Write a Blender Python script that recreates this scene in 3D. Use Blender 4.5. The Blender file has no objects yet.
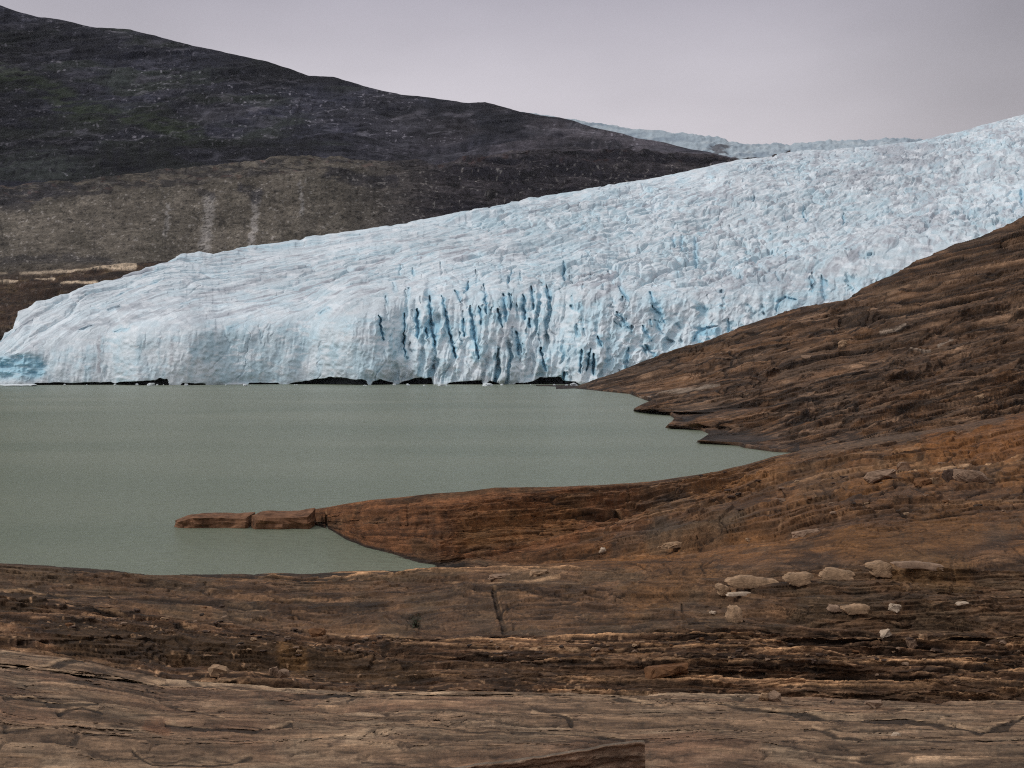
import bpy, bmesh, math, random
import numpy as np
from mathutils import Vector

random.seed(7)
RNG = np.random.default_rng(11)
sc = bpy.context.scene
COL = sc.collection
F = 1080.0                    # focal length in pixels (1024 wide)
H = 20.0                      # eye height above the lake
PITCH = math.atan(24 / F)     # looking slightly down
SP, CP = math.sin(PITCH), math.cos(PITCH)
WATER_K = H * F

# ------------------------------------------------------------------ helpers
def zed(py, D):
    """height of a point at distance D that is seen at picture row py"""
    cy = (384.0 - np.asarray(py, float)) / F
    return H + np.asarray(D, float) * (cy * CP - SP) / (CP + cy * SP)

def project(x, y, z):
    dz = z - H
    fwd = y * CP - dz * SP
    up = y * SP + dz * CP
    return 512 + F * x / fwd, 384 - F * up / fwd

def hsh(ix, iy, seed):
    with np.errstate(over='ignore'):
        h = ix.astype(np.int32).view(np.uint32) * np.uint32(374761393) + iy.astype(np.int32).view(np.uint32) * np.uint32(668265263) + np.uint32((seed * 1442695041) & 0xFFFFFFFF)
        h = (h ^ (h >> np.uint32(13))) * np.uint32(1274126177)
        h = (h ^ (h >> np.uint32(16))) * np.uint32(2246822519)
        h = h ^ (h >> np.uint32(15))
    return (h & np.uint32(0xFFFFFF)).astype(np.float32) * np.float32(1 / 0xFFFFFF)

def fade(t, sharp):
    if sharp < 1.0:
        t = np.clip((t - 0.5) / sharp + 0.5, 0, 1)
    return t * t * (3 - 2 * t)

def vn(x, y, seed=0, sx=1.0, sy=1.0):
    """value noise in -1..1; sx / sy < 1 make the steps between cells sharp"""
    x = np.asarray(x, np.float32); y = np.asarray(y, np.float32)
    x, y = np.broadcast_arrays(x, y)
    fx = np.floor(x); fy = np.floor(y)
    tx = fade(x - fx, sx); ty = fade(y - fy, sy)
    ix = fx.astype(np.int32); iy = fy.astype(np.int32)
    a = hsh(ix, iy, seed); b = hsh(ix + 1, iy, seed)
    c = hsh(ix, iy + 1, seed); d = hsh(ix + 1, iy + 1, seed)
    return ((a + (b - a) * tx) * (1 - ty) + (c + (d - c) * tx) * ty) * 2 - 1

def fbm(x, y, seed=0, octv=4, gain=0.5, lac=2.03):
    s = 0; a = 1.0; n = 0
    for i in range(octv):
        s = s + a * vn(x + 17.3 * i, y - 9.1 * i, seed + i * 13)
        n += a; a *= gain; x = x * lac; y = y * lac
    return s / n

def ridged(x, y, seed=0, octv=4, gain=0.5):
    s = 0; a = 1.0; n = 0
    for i in range(octv):
        s = s + a * (1 - 2.0 * np.abs(vn(x + 5.3 * i, y + 3.7 * i, seed + i * 7)))
        n += a; a *= gain; x = x * 2.07; y = y * 2.07
    return s / n

def cells(x, y, seed=0):
    """F2 - F1 distance and a random value of the nearest cell"""
    x = np.asarray(x, np.float32); y = np.asarray(y, np.float32)
    x, y = np.broadcast_arrays(x, y)
    ix = np.floor(x).astype(np.int32); iy = np.floor(y).astype(np.int32)
    f1 = np.full(x.shape, 9.0, np.float32); f2 = f1.copy(); val = np.zeros(x.shape, np.float32)
    for dx in (-1, 0, 1):
        for dy in (-1, 0, 1):
            cx = ix + dx; cy = iy + dy
            px_ = cx + hsh(cx, cy, seed); py_ = cy + hsh(cx, cy, seed + 1)
            d = np.hypot(x - px_, y - py_).astype(np.float32)
            near = d < f1
            f2 = np.where(near, f1, np.minimum(f2, d))
            val = np.where(near, hsh(cx, cy, seed + 2), val)
            f1 = np.where(near, d, f1)
    return f2 - f1, val

def sstep(a, b, x):
    t = np.clip((x - a) / (b - a), 0, 1)
    return t * t * (3 - 2 * t)

def lut(xs, table):
    t = np.array(table, float)
    return np.interp(xs, t[:, 0], t[:, 1])

def seg_field(PX, PY, pts, wid):
    """0..1 field around a polyline given in picture coordinates of the undisplaced surface"""
    best = np.zeros(PX.shape, np.float32)
    pts = list(pts)
    x0 = min(p[0] for p in pts) - 4 * wid; x1 = max(p[0] for p in pts) + 4 * wid
    y0 = min(p[1] for p in pts) - 4 * wid; y1 = max(p[1] for p in pts) + 4 * wid
    m = (PX > x0) & (PX < x1) & (PY > y0) & (PY < y1)
    if not m.any(): return best
    X = PX[m]; Y = PY[m]; d = np.full(X.shape, 1e9)
    for (ax, ay), (bx, by) in zip(pts[:-1], pts[1:]):
        vx, vy = bx - ax, by - ay
        L = vx * vx + vy * vy + 1e-9
        t = np.clip(((X - ax) * vx + (Y - ay) * vy) / L, 0, 1)
        d = np.minimum(d, np.hypot(X - ax - t * vx, Y - ay - t * vy))
    best[m] = 1 - sstep(0.35 * wid, wid, d)
    return best

def terr(h, n, w=0.14):
    """terraced version of a height field: flat plates with steep broken edges"""
    k = np.floor(h * n); f = h * n - k
    return (k + sstep(1 - w, 1, f)) / n

def lines(x, y, seed, w=0.05):
    """thin wandering lines (zero level of a noise)"""
    return 1 - sstep(w * 0.3, w, np.abs(vn(x, y, seed) + 0.35 * vn(x * 2.3, y * 2.1, seed + 5)))

def grain(PX, P, seed, a=0.16):
    X = PX * 0.82 + P * 0.57; Y = P * 0.82 - PX * 0.57
    white = np.random.default_rng(seed).standard_normal(PX.shape).astype(np.float32)
    return np.clip(1 + 0.75 * a * white + 1.1 * a * vn(X / 2.3, Y / 1.9, seed + 1) + 0.9 * a * vn(PX / 7.5 + P * .1, P / 3.3, seed + 2), 0.35, 2.2)[..., None]

def smooth1(v, n):
    k = np.hanning(2 * n + 1); k /= k.sum()
    return np.convolve(np.pad(v, n, mode='edge'), k, 'valid')

def punch(col, l0, g, sat=1.0):
    """stronger light-dark variety of the rock itself, hue kept"""
    lum = (col * np.array([.3, .55, .15])).sum(-1, keepdims=True)
    return np.maximum(lum + (col - lum) * sat, 0.003) * (np.maximum(lum, .006) / l0) ** g

def groove(PX, PY, pts, wid):
    """like seg_field but a soft V that tapers to both ends"""
    f = np.zeros(PX.shape, np.float32)
    (ax, ay), (bx, by) = pts[0], pts[-1]
    m = (PX > min(ax, bx) - 3 * wid) & (PX < max(ax, bx) + 3 * wid) & (PY > min(ay, by) - 3 * wid) & (PY < max(ay, by) + 3 * wid)
    if not m.any(): return f
    X = PX[m]; Y = PY[m]; d = np.full(X.shape, 1e9); tt = np.zeros(X.shape)
    cum = [0]
    for (x0, y0), (x1, y1) in zip(pts[:-1], pts[1:]): cum.append(cum[-1] + math.hypot(x1 - x0, y1 - y0))
    for i, ((x0, y0), (x1, y1)) in enumerate(zip(pts[:-1], pts[1:])):
        vx, vy = x1 - x0, y1 - y0; L = vx * vx + vy * vy + 1e-9
        t = np.clip(((X - x0) * vx + (Y - y0) * vy) / L, 0, 1); dd = np.hypot(X - x0 - t * vx, Y - y0 - t * vy)
        nb = dd < d; d = np.where(nb, dd, d); tt = np.where(nb, (cum[i] + t * (cum[i + 1] - cum[i])) / cum[-1], tt)
    w_ = wid * np.clip(0.25 + 2.6 * np.sqrt(np.clip(tt * (1 - tt), 0, 1)) * 0.62, 0.25, 1.1)
    f[m] = np.clip(1 - d / w_, 0, 1)
    return f

def mix(a, b, t):
    t = np.asarray(t)[..., None]
    return a * (1 - t) + np.asarray(b) * t

def grid_mesh(name, X, Y, Z, color=None, material=None, smooth=True):
    R, C = X.shape
    me = bpy.data.meshes.new(name)
    n = R * C
    me.vertices.add(n)
    co = np.stack([X, Y, Z], -1).astype(np.float32).reshape(-1)
    me.vertices.foreach_set('co', co)
    i = np.arange(R - 1)[:, None] * C + np.arange(C - 1)[None, :]
    q = np.stack([i, i + 1, i + 1 + C, i + C], -1).reshape(-1, 4)
    nf = len(q)
    me.loops.add(nf * 4); me.polygons.add(nf)
    me.loops.foreach_set('vertex_index', q.reshape(-1).astype(np.int32))
    me.polygons.foreach_set('loop_start', (np.arange(nf) * 4).astype(np.int32))
    me.polygons.foreach_set('use_smooth', np.full(nf, smooth))
    me.update(calc_edges=True)
    if color is not None:
        at = me.color_attributes.new('tint', 'FLOAT_COLOR', 'POINT')
        rgba = np.ones((n, 4), np.float32); rgba[:, :3] = np.clip(color.reshape(-1, 3), 0.002, 0.95)
        at.data.foreach_set('color', rgba.reshape(-1))
    if material: me.materials.append(material)
    o = bpy.data.objects.new(name, me); COL.objects.link(o)
    return o

def tag(o, label=None, cat=None, group=None, kind=None):
    if label: o['label'] = label
    if cat: o['category'] = cat
    if group: o['group'] = group
    if kind: o['kind'] = kind
    return o

# ------------------------------------------------------------------ materials
def new_mat(name):
    m = bpy.data.materials.new(name); m.use_nodes = True
    nt = m.node_tree; nt.nodes.clear()
    out = nt.nodes.new('ShaderNodeOutputMaterial')
    b = nt.nodes.new('ShaderNodeBsdfPrincipled')
    nt.links.new(b.outputs[0], out.inputs[0])
    return m, nt, b

def node(nt, t, **kw):
    n = nt.nodes.new(t)
    for k, v in kw.items(): setattr(n, k, v)
    return n

def tinted(name, rough, spec, scale, lo, hi, bump=0.3, bdist=0.1, stretch=(1, 1, 1), scale2=None):
    """colour from the mesh's own rock / ice colours, broken up by fine procedural grain, plus bump"""
    m, nt, b = new_mat(name)
    L = nt.links.new
    tc = node(nt, 'ShaderNodeTexCoord'); mp = node(nt, 'ShaderNodeMapping'); mp.inputs['Scale'].default_value = stretch
    L(tc.outputs['Object'], mp.inputs['Vector'])
    at = node(nt, 'ShaderNodeVertexColor', layer_name='tint')
    n1 = node(nt, 'ShaderNodeTexNoise'); n1.inputs['Scale'].default_value = scale; n1.inputs['Detail'].default_value = 8; n1.inputs['Roughness'].default_value = 0.68
    L(mp.outputs[0], n1.inputs['Vector'])
    mr = node(nt, 'ShaderNodeMapRange'); mr.inputs['From Min'].default_value = 0.3; mr.inputs['From Max'].default_value = 0.7
    mr.inputs['To Min'].default_value = lo; mr.inputs['To Max'].default_value = hi
    L(n1.outputs['Fac'], mr.inputs['Value'])
    n3 = node(nt, 'ShaderNodeTexNoise'); n3.inputs['Scale'].default_value = scale * 0.17; n3.inputs['Detail'].default_value = 6; n3.inputs['Roughness'].default_value = 0.7
    L(mp.outputs[0], n3.inputs['Vector'])
    mr3 = node(nt, 'ShaderNodeMapRange'); mr3.inputs['From Min'].default_value = 0.32; mr3.inputs['From Max'].default_value = 0.68
    mr3.inputs['To Min'].default_value = lo; mr3.inputs['To Max'].default_value = hi
    L(n3.outputs['Fac'], mr3.inputs['Value'])
    mm = node(nt, 'ShaderNodeMath', operation='MULTIPLY'); L(mr.outputs[0], mm.inputs[0]); L(mr3.outputs[0], mm.inputs[1])
    mx = node(nt, 'ShaderNodeMix', data_type='RGBA', blend_type='MULTIPLY'); mx.inputs['Factor'].default_value = 1
    L(at.outputs['Color'], mx.inputs['A']); L(mm.outputs[0], mx.inputs['B'])
    L(mx.outputs['Result'], b.inputs['Base Color'])
    b.inputs['Roughness'].default_value = rough; b.inputs['Specular IOR Level'].default_value = spec
    bp = node(nt, 'ShaderNodeBump'); bp.inputs['Strength'].default_value = bump; bp.inputs['Distance'].default_value = bdist
    n2 = node(nt, 'ShaderNodeTexNoise'); n2.inputs['Scale'].default_value = scale2 or scale * 1.7; n2.inputs['Detail'].default_value = 7; n2.inputs['Roughness'].default_value = 0.65
    L(mp.outputs[0], n2.inputs['Vector']); L(n2.outputs['Fac'], bp.inputs['Height']); L(bp.outputs[0], b.inputs['Normal'])
    return m

M_ROCK = tinted('bedrock', 0.85, 0.2, 5.0, 0.55, 1.5, 1.0, 0.09, (1, 1, 1.7))
M_HILL = tinted('hill_rock', 0.9, 0.2, 0.8, 0.6, 1.45, 1.0, 0.8, (.7, .5, 2.4))
M_MOUNT = tinted('mountain_rock', 0.95, 0.1, 0.10, 0.62, 1.42, 1.0, 7.0, (1, .6, 1.2))
M_ICE = tinted('glacier_ice', 0.55, 0.25, 0.16, 0.92, 1.07, 0.4, 2.0, (1, 1, 1.2))

def stone_mat(name, c, var=0.35, scale=3.0):
    m, nt, b = new_mat(name); L = nt.links.new
    tc = node(nt, 'ShaderNodeTexCoord')
    n1 = node(nt, 'ShaderNodeTexNoise'); n1.inputs['Scale'].default_value = scale; n1.inputs['Detail'].default_value = 9; n1.inputs['Roughness'].default_value = 0.7
    L(tc.outputs['Object'], n1.inputs['Vector'])
    cr = node(nt, 'ShaderNodeValToRGB')
    e = cr.color_ramp.elements
    e[0].position = 0.3; e[1].position = 0.72
    e[0].color = [*(v * (1 - var) for v in c), 1]; e[1].color = [*(min(0.8, v * (1 + var)) for v in c), 1]
    L(n1.outputs['Fac'], cr.inputs[0]); L(cr.outputs[0], b.inputs['Base Color'])
    b.inputs['Roughness'].default_value = 0.85; b.inputs['Specular IOR Level'].default_value = 0.2
    bp = node(nt, 'ShaderNodeBump'); bp.inputs['Strength'].default_value = 0.5; bp.inputs['Distance'].default_value = 0.08
    L(n1.outputs['Fac'], bp.inputs['Height']); L(bp.outputs[0], b.inputs['Normal'])
    return m

S_PALE = stone_mat('pale_quartz', (0.31, 0.20, 0.118), 0.7, 2.2)
S_WHITE = stone_mat('white_quartz', (0.45, 0.35, 0.255), 0.4)
S_TAN = stone_mat('tan_rock', (0.25, 0.165, 0.11), 0.5)
S_RUST = stone_mat('rust_rock', (0.15, 0.072, 0.032), 0.5)
S_BROWN = stone_mat('brown_rock', (0.085, 0.055, 0.04), 0.5)
S_DARK = stone_mat('dark_rock', (0.05, 0.036, 0.028), 0.45)
S_ICE = stone_mat('floe_ice', (0.68, 0.74, 0.77), 0.08)

# ------------------------------------------------------------------ glacier
def sil_glacier(px):
    return lut(px, [(-400, 372), (-150, 362), (-30, 352), (-4, 343), (2, 341), (5, 332), (13, 330), (17, 319), (19, 311), (28, 308), (37, 301), (48, 300), (62, 294), (70, 293), (86, 285), (120, 277), (150, 266), (165, 262), (185, 255),
                    (200, 252), (214, 256), (240, 248), (300, 240), (330, 234), (400, 224), (450, 214), (500, 205), (550, 195), (600, 186), (650, 177),
                    (700, 168), (740, 160), (800, 151), (860, 146), (915, 141), (950, 134), (985, 124), (1024, 114), (1100, 96), (1400, 40)])
def dist_glacier(px):
    return lut(px, [(-400, 880), (-30, 905), (0, 915), (80, 1000), (165, 1150), (240, 1350), (300, 1500), (400, 1800), (500, 2150), (600, 2500),
                    (700, 2900), (800, 3250), (900, 3550), (1024, 3750), (1400, 4200)])

def build_glacier():
    cols = np.concatenate([np.arange(-380, -20, 4.0), np.arange(-20, 1045, 0.62), np.arange(1045, 1330, 4.0)])
    PXc = cols[None, :]
    n_under, n_cliff, n_mid, n_up, n_back = 10, 190, 280, 240, 16
    sil = sil_glacier(cols); Ds = dist_glacier(cols); silS = smooth1(sil, 60)
    sil = sil + (2.2 * fbm(cols / 38, 0 * cols + 2, 22, 3) + 0.8 * vn(cols / 7, 0 * cols, 23)) * sstep(60, 130, cols) * (1 - 0.6 * sstep(560, 720, cols))
    ct = lut(cols, [(-400, 376), (-30, 364), (0, 356), (60, 347), (100, 338), (160, 328), (300, 322), (370, 312), (420, 300), (500, 292), (600, 292),
                    (700, 292), (800, 282), (900, 262), (1024, 240), (1330, 180)])
    ct = np.maximum(ct, sil + 6)
    D0 = 864 + 10 * fbm(cols / 120, 0 * cols, 5, 3) + lut(cols, [(-400, 0), (600, 0), (700, 40), (1330, 60)])
    D0 = np.where(cols > 580, D0, WATER_K / (384.6 - 360 + 0.7 * fbm(cols / 60, 0 * cols + 3, 9, 2)))
    D1 = D0 + lut(cols, [(-400, 14), (0, 14), (100, 26), (350, 30), (420, 55), (500, 75), (600, 80), (800, 160), (1330, 260)])
    D1 = np.minimum(D1, Ds - 20)
    rows_py = []; rows_D = []
    z0 = lambda p, d: zed(p, d)
    T = []
    for k in range(n_under):       # below the water line
        t = k / n_under
        rows_py.append(None); rows_D.append((D0 + 0 * t, -10 + 10 * t)); T.append(-1 + t)
    Zr = []; Dr = []; Tr = []
    for k in range(n_under):
        t = k / n_under; Dr.append(D0.copy()); Zr.append(np.full_like(D0, -10 + 10 * t)); Tr.append(np.full_like(D0, -0.1))
    py_w = 360 + WATER_K / D0      # picture row of the water line
    for k in range(n_cliff):
        t = k / n_cliff; d = D0 + (D1 - D0) * t ** 1.6; p = py_w + (ct - py_w) * t
        Dr.append(d); Zr.append(zed(p, d)); Tr.append(np.full_like(D0, t))
    n2 = n_mid + n_up
    for k in range(n2 + 1):
        t = k / n2; d = D1 * (Ds / D1) ** (t ** 1.15); p = ct + (silS - ct) * (1 - (1 - t) ** 1.25) + (sil - silS) * t ** 7
        Dr.append(d); Zr.append(zed(p, d)); Tr.append(np.full_like(D0, 1 + t))
    Zs = Zr[-1]
    for k in range(1, n_back + 1):
        t = k / n_back; Dr.append(Ds + 500 * t); Zr.append(Zs - 6 - 190 * t * t - 40 * t); Tr.append(np.full_like(D0, 2 + t))
    D = np.array(Dr); Z = np.array(Zr); T = np.array(Tr)
    # round the brow of the front so that it rolls over instead of breaking sharply
    def roll(M, half):
        k = np.hanning(2 * half + 1); k /= k.sum()
        Mp = np.pad(M, ((half, half), (0, 0)), mode='edge'); c = np.zeros_like(M)
        for i, kk in enumerate(k): c += kk * Mp[i:i + len(M)]
        return c
    brow = sstep(0.35, 0.75, T) * (1 - sstep(1.25, 1.6, T))
    D = D * (1 - brow) + roll(D, 75) * brow; Z = Z * (1 - brow) + roll(Z, 75) * brow
    PX = np.broadcast_to(PXc, D.shape)
    A = (PX - 512) / F
    PYb = 384 - F * ((D * SP + (Z - H) * CP) / (D * CP - (Z - H) * SP))     # picture row of the undisplaced surface
    x = A * D; y = D
    u = x * 0.41 + y * 0.91; v = x * 0.91 - y * 0.41
    wob = fbm(x / 160, y / 160, 21, 3)
    sc_ = D / F                                   # metres per picture pixel at that distance
    top = sstep(1.0, 1.12, T) * (1 - sstep(1.9, 2.02, T))
    cliff = sstep(-0.02, 0.05, T) * (1 - sstep(0.85, 1.15, T))
    # --- ice surface relief (metres)
    left = 1 - sstep(300, 560, PX)                # smooth lower-left tongue, broken icefall on the right
    rug = (0.45 + 0.55 * sstep(250, 620, PX)) * (0.55 + 0.45 * sstep(150, 270, PYb)) * (0.75 + 0.5 * sstep(-.4, .4, fbm(PX / 70, PYb / 24, 29, 2)))
    rel = 9.0 * fbm(u / 420, v / 95 + wob, 30, 2) + 6.5 * fbm(u / 190, v / 42 + wob, 31, 3)
    rel += 3.0 * ridged(u / 95 + wob, v / 17, 41, 3) * rug
    f12, cv = cells(u / 72 + 0.5 * wob, v / 27 + 0.9 * wob, 51)
    ser = (cv - 0.5) * 5.0 * rug
    gap = (1 - sstep(0.02, 0.22, f12))
    patch = sstep(-0.25, 0.35, fbm(u / 260 + 4, v / 110, 58, 2))
    rel += (1.5 * ser - 6.0 * gap * rug) * (0.3 + 0.8 * patch)
    f12b, cvb = cells(u / 44 + wob, v / 9.0 + wob, 57)
    rel += ((cvb - 0.5) * 1.6 - 1.6 * (1 - sstep(0.02, 0.25, f12b))) * rug * (0.4 + 0.7 * patch)
    fine = fbm(PX / 5.5, PYb / 2.6, 61, 3) + 0.6 * vn(PX / 2.2, PYb / 1.3, 66)
    rel_px = 0.45 * fine * rug
    streak = fbm(u / 130, v / 6.5 + 2 * wob, 71, 3)
    rel += 1.4 * streak
    dz = (rel * np.clip(D / 1500, 0.6, 1.25) + rel_px * sc_ * 1.1) * (0.25 + 0.75 * top) * (1 - 0.8 * cliff)
    dz *= sstep(-0.1, 0.3, T)
    gy = np.gradient(dz / sc_, axis=0) / np.maximum(np.abs(np.gradient(PYb, axis=0)), 0.05)
    edge = 1 - 0.35 * sstep(1.85, 1.99, T) * (PX < 760)
    dz *= edge
    # --- the calving front: flutes, buttresses, towers (pushed along the view depth)
    tilt = PX + (PYb - 340) * 0.12
    bd = 8 * fbm(PX / 46, PYb / 60, 81, 3) + 7 * ridged(tilt / 15, PYb / 60, 83, 3) * sstep(330, 420, PX) * (1 - 0.6 * sstep(540, 640, PX)) \
        + (3.0 * fbm(tilt / 5.5, PYb / 30, 87, 3) + 1.2 * vn(tilt / 1.9, PYb / 9, 88)) * (0.45 + 0.55 * sstep(350, 430, PX) * (1 - 0.45 * sstep(540, 640, PX))) + 6 * fbm((PX - PYb) / 22, (PX + PYb) / 9, 96, 4) * sstep(540, 640, PX) + 1.8 * fbm(PX / 10, PYb / 9, 89, 3)
    bd += 1.8 * lines(tilt / 21 + .8 * fbm(PX / 30, PYb / 20, 158, 2), PYb / 75, 155, .09) * sstep(-.2, .3, fbm(PX / 26, PYb / 20, 157, 2)) + 3.5 * fbm((PX + PYb) / 26, (PX - PYb) / 20, 156, 4)
    bd *= cliff * (0.55 + 0.45 * sstep(320, 400, PX))
    cz = 1 - sstep(0.9, 1.45, T)
    # random slits of the crevassed front
    wgl = fbm(PX / 5, PYb / 6, 94, 2)
    blue = np.zeros_like(D)
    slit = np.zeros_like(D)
    S = [([(417.7, 312), (418, 335)], 1.8), ([(430, 301), (431.5, 322), (434.5, 340)], 2.6), ([(443.5, 302), (448, 327), (454, 350)], 2.2),
         ([(484.5, 285), (486, 310)], 1.7), ([(471, 312), (474, 332), (478, 352)], 2.6), ([(504, 297), (505.6, 318)], 2.5), ([(498, 311), (502, 325)], 1.9),
         ([(510, 295), (511, 308)], 1.7), ([(523, 297), (524, 316)], 2.1), ([(531.5, 288), (534, 306)], 1.9), ([(480, 308), (481, 322)], 1.7),
         ([(516, 334), (519, 352)], 2.4), ([(463, 320), (464.5, 334)], 1.5), ([(404.5, 318), (404, 351)], 1.2), ([(529, 319), (530, 326)], 1.8),
         ([(541, 350), (545, 368)], 1.9), ([(694.4, 241), (695.4, 259)], 1.9), ([(620, 287), (627, 299)], 1.7), ([(651, 295), (656, 306), (663, 318)], 3.2),
         ([(618, 314), (629, 328)], 1.9), ([(655, 321), (662, 332)], 2.0), ([(643, 327), (650, 339)], 2.0), ([(650, 320), (651, 326)], 1.5),
         ([(646, 346), (655, 356)], 1.7), ([(628, 350), (625, 366)], 2.0), ([(594, 356), (593, 372)], 1.8), ([(590, 351), (587, 368)], 1.6),
         ([(581, 352), (581, 370)], 1.4), ([(564, 373), (564, 382)], 1.6), ([(693, 341), (697, 333), (706, 328), (717, 326)], 2.0), ([(727.7, 320), (728, 331)], 1.7),
         ([(563, 262), (564, 274)], 1.7), ([(598, 337), (601, 345)], 2.0), ([(776, 312), (777, 302), (784, 297), (797, 300)], 1.6), ([(810, 279), (812, 290)], 1.7),
         ([(821, 279), (824, 297)], 2.2), ([(426, 328), (427, 337)], 1.2),
         ([(456, 288), (460, 300)], 1.6), ([(469, 277), (465, 290)], 1.4), ([(512, 268), (508, 280)], 1.6), ([(547, 286), (549, 299)], 2.0), ([(380, 318), (383, 337)], 1.5),
         ([(803, 208), (805, 221)], 1.2), ([(842, 214), (843, 221)], 1.4), ([(1019, 190), (1021, 205)], 1.5), ([(673, 236), (674, 246)], 1.2), ([(680, 238), (681, 249)], 1.2)]
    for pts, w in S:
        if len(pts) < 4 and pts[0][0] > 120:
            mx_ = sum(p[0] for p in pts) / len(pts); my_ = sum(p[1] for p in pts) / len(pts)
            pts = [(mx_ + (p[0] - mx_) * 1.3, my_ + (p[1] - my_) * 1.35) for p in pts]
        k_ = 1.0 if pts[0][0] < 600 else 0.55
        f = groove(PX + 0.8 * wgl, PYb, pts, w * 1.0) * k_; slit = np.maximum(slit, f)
        blue = np.maximum(blue, 0.85 * sstep(0, 1, groove(PX + 1.5 * wgl, PYb, pts, w * 4.2)))
    rnd = random.Random(5)
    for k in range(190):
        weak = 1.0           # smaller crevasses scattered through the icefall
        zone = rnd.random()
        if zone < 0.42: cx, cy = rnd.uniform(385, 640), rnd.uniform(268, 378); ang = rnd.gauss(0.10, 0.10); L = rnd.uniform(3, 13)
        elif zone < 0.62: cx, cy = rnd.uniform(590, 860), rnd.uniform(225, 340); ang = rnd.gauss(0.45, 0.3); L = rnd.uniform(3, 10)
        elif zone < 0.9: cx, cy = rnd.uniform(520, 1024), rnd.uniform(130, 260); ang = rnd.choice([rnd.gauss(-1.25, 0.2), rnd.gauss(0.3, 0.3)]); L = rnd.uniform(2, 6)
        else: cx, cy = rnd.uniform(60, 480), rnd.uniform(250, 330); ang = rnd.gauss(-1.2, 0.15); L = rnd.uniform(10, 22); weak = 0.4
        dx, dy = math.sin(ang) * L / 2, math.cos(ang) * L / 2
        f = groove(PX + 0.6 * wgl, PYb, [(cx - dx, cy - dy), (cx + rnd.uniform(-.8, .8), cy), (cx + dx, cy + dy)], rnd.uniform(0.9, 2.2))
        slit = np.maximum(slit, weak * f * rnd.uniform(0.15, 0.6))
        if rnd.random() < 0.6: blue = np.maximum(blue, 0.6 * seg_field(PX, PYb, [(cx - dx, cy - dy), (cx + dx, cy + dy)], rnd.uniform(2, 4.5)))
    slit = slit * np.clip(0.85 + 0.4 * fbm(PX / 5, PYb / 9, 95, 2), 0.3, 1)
    # fins and clefts across the middle of the front
    zone_ = sstep(375, 425, PX) * (1 - sstep(585, 650, PX)) * sstep(268, 300, PYb)
    gz = vn(tilt / 6.0 + 0.9 * fbm(PX / 25, PYb / 18, 141, 2), PYb / 75 + 0.02 * PX, 143)
    fin = sstep(0.15, 0.75, gz) * sstep(-0.45, 0.15, fbm(PX / 20, PYb / 22, 145, 2))
    zone2 = sstep(560, 640, PX) * (1 - sstep(880, 980, PX)) * sstep(210, 260, PYb)
    g2 = vn((PX - 0.45 * PYb) / 6.5 + 0.9 * wgl, (PYb + .2 * PX) / 16, 147)
    fin2 = sstep(0.3, 0.85, g2) * sstep(-0.2, 0.3, fbm(PX / 26, PYb / 14, 149, 2))
    fin = np.maximum(fin * zone_, 0.7 * fin2 * zone2)
    bd += fin * 13 * np.clip(D / 900, 1, 1.6)
    blue = np.maximum(blue, 0.9 * fin)
    bd += slit * 12 * np.clip(D / 900, 1, 2.0)
    # caves at the water line
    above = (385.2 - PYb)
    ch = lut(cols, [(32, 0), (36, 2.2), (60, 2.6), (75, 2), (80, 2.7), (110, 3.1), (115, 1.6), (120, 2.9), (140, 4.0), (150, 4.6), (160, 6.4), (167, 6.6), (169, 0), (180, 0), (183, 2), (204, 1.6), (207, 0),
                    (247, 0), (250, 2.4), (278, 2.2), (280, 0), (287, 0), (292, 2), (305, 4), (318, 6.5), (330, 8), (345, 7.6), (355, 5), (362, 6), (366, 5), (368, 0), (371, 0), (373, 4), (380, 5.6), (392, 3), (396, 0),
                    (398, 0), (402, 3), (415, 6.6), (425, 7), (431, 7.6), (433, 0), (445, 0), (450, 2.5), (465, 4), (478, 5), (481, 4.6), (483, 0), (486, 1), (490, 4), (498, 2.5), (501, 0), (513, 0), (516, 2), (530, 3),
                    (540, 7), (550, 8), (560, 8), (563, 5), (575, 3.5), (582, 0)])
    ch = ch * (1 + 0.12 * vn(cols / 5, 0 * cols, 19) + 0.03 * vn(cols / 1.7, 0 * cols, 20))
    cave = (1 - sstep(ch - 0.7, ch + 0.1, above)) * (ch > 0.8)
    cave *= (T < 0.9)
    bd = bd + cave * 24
    # blue alcove at the far left of the front
    alc = seg_field(PX, PYb, [(-4, 368), (12, 366), (34, 368)], 17)
    bd += alc * (3 + 5 * fbm(PX / 9, PYb / 6, 99, 3))
    blue = np.maximum(blue, alc * 0.8)
    blue = np.maximum(blue, 1.0 * seg_field(PX, PYb, [(696, 340), (704, 335), (716, 330)], 9))
    D2 = D + bd
    Z2 = Z + dz - slit * 2.0 * (T > 1)
    hair = lines((PX - 0.3 * PYb) / 17 + .3 * wgl, (PYb + .12 * PX) / 4.2, 151, .11) * sstep(430, 600, PX) * sstep(.9, 1.1, T) * sstep(-.3, .2, fbm(PX / 40, PYb / 15, 153, 2))
    Z2 = Z2 - 1.3 * hair * sc_
    Z2 = np.where(T < 0, Z, Z2)
    x2 = A * D2 + (1.2 * vn(PX / 3.2, PYb / 3, 97) * sc_) * sstep(0, 0.2, T)
    # --- ice colours: white rind, blue dense ice, grey dust bands along the flow
    n1 = fbm(u / 120, v / 26 + wob, 101, 4); n2 = fbm(u / 60, v / 9 + wob, 103, 3); n3 = fbm(PX / 13, PYb / 5, 107, 4)
    n4 = fbm(tilt / 7, PYb / 22, 109, 3)
    col = np.zeros(D.shape + (3,)) + np.array([0.645, 0.725, 0.765])
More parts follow.
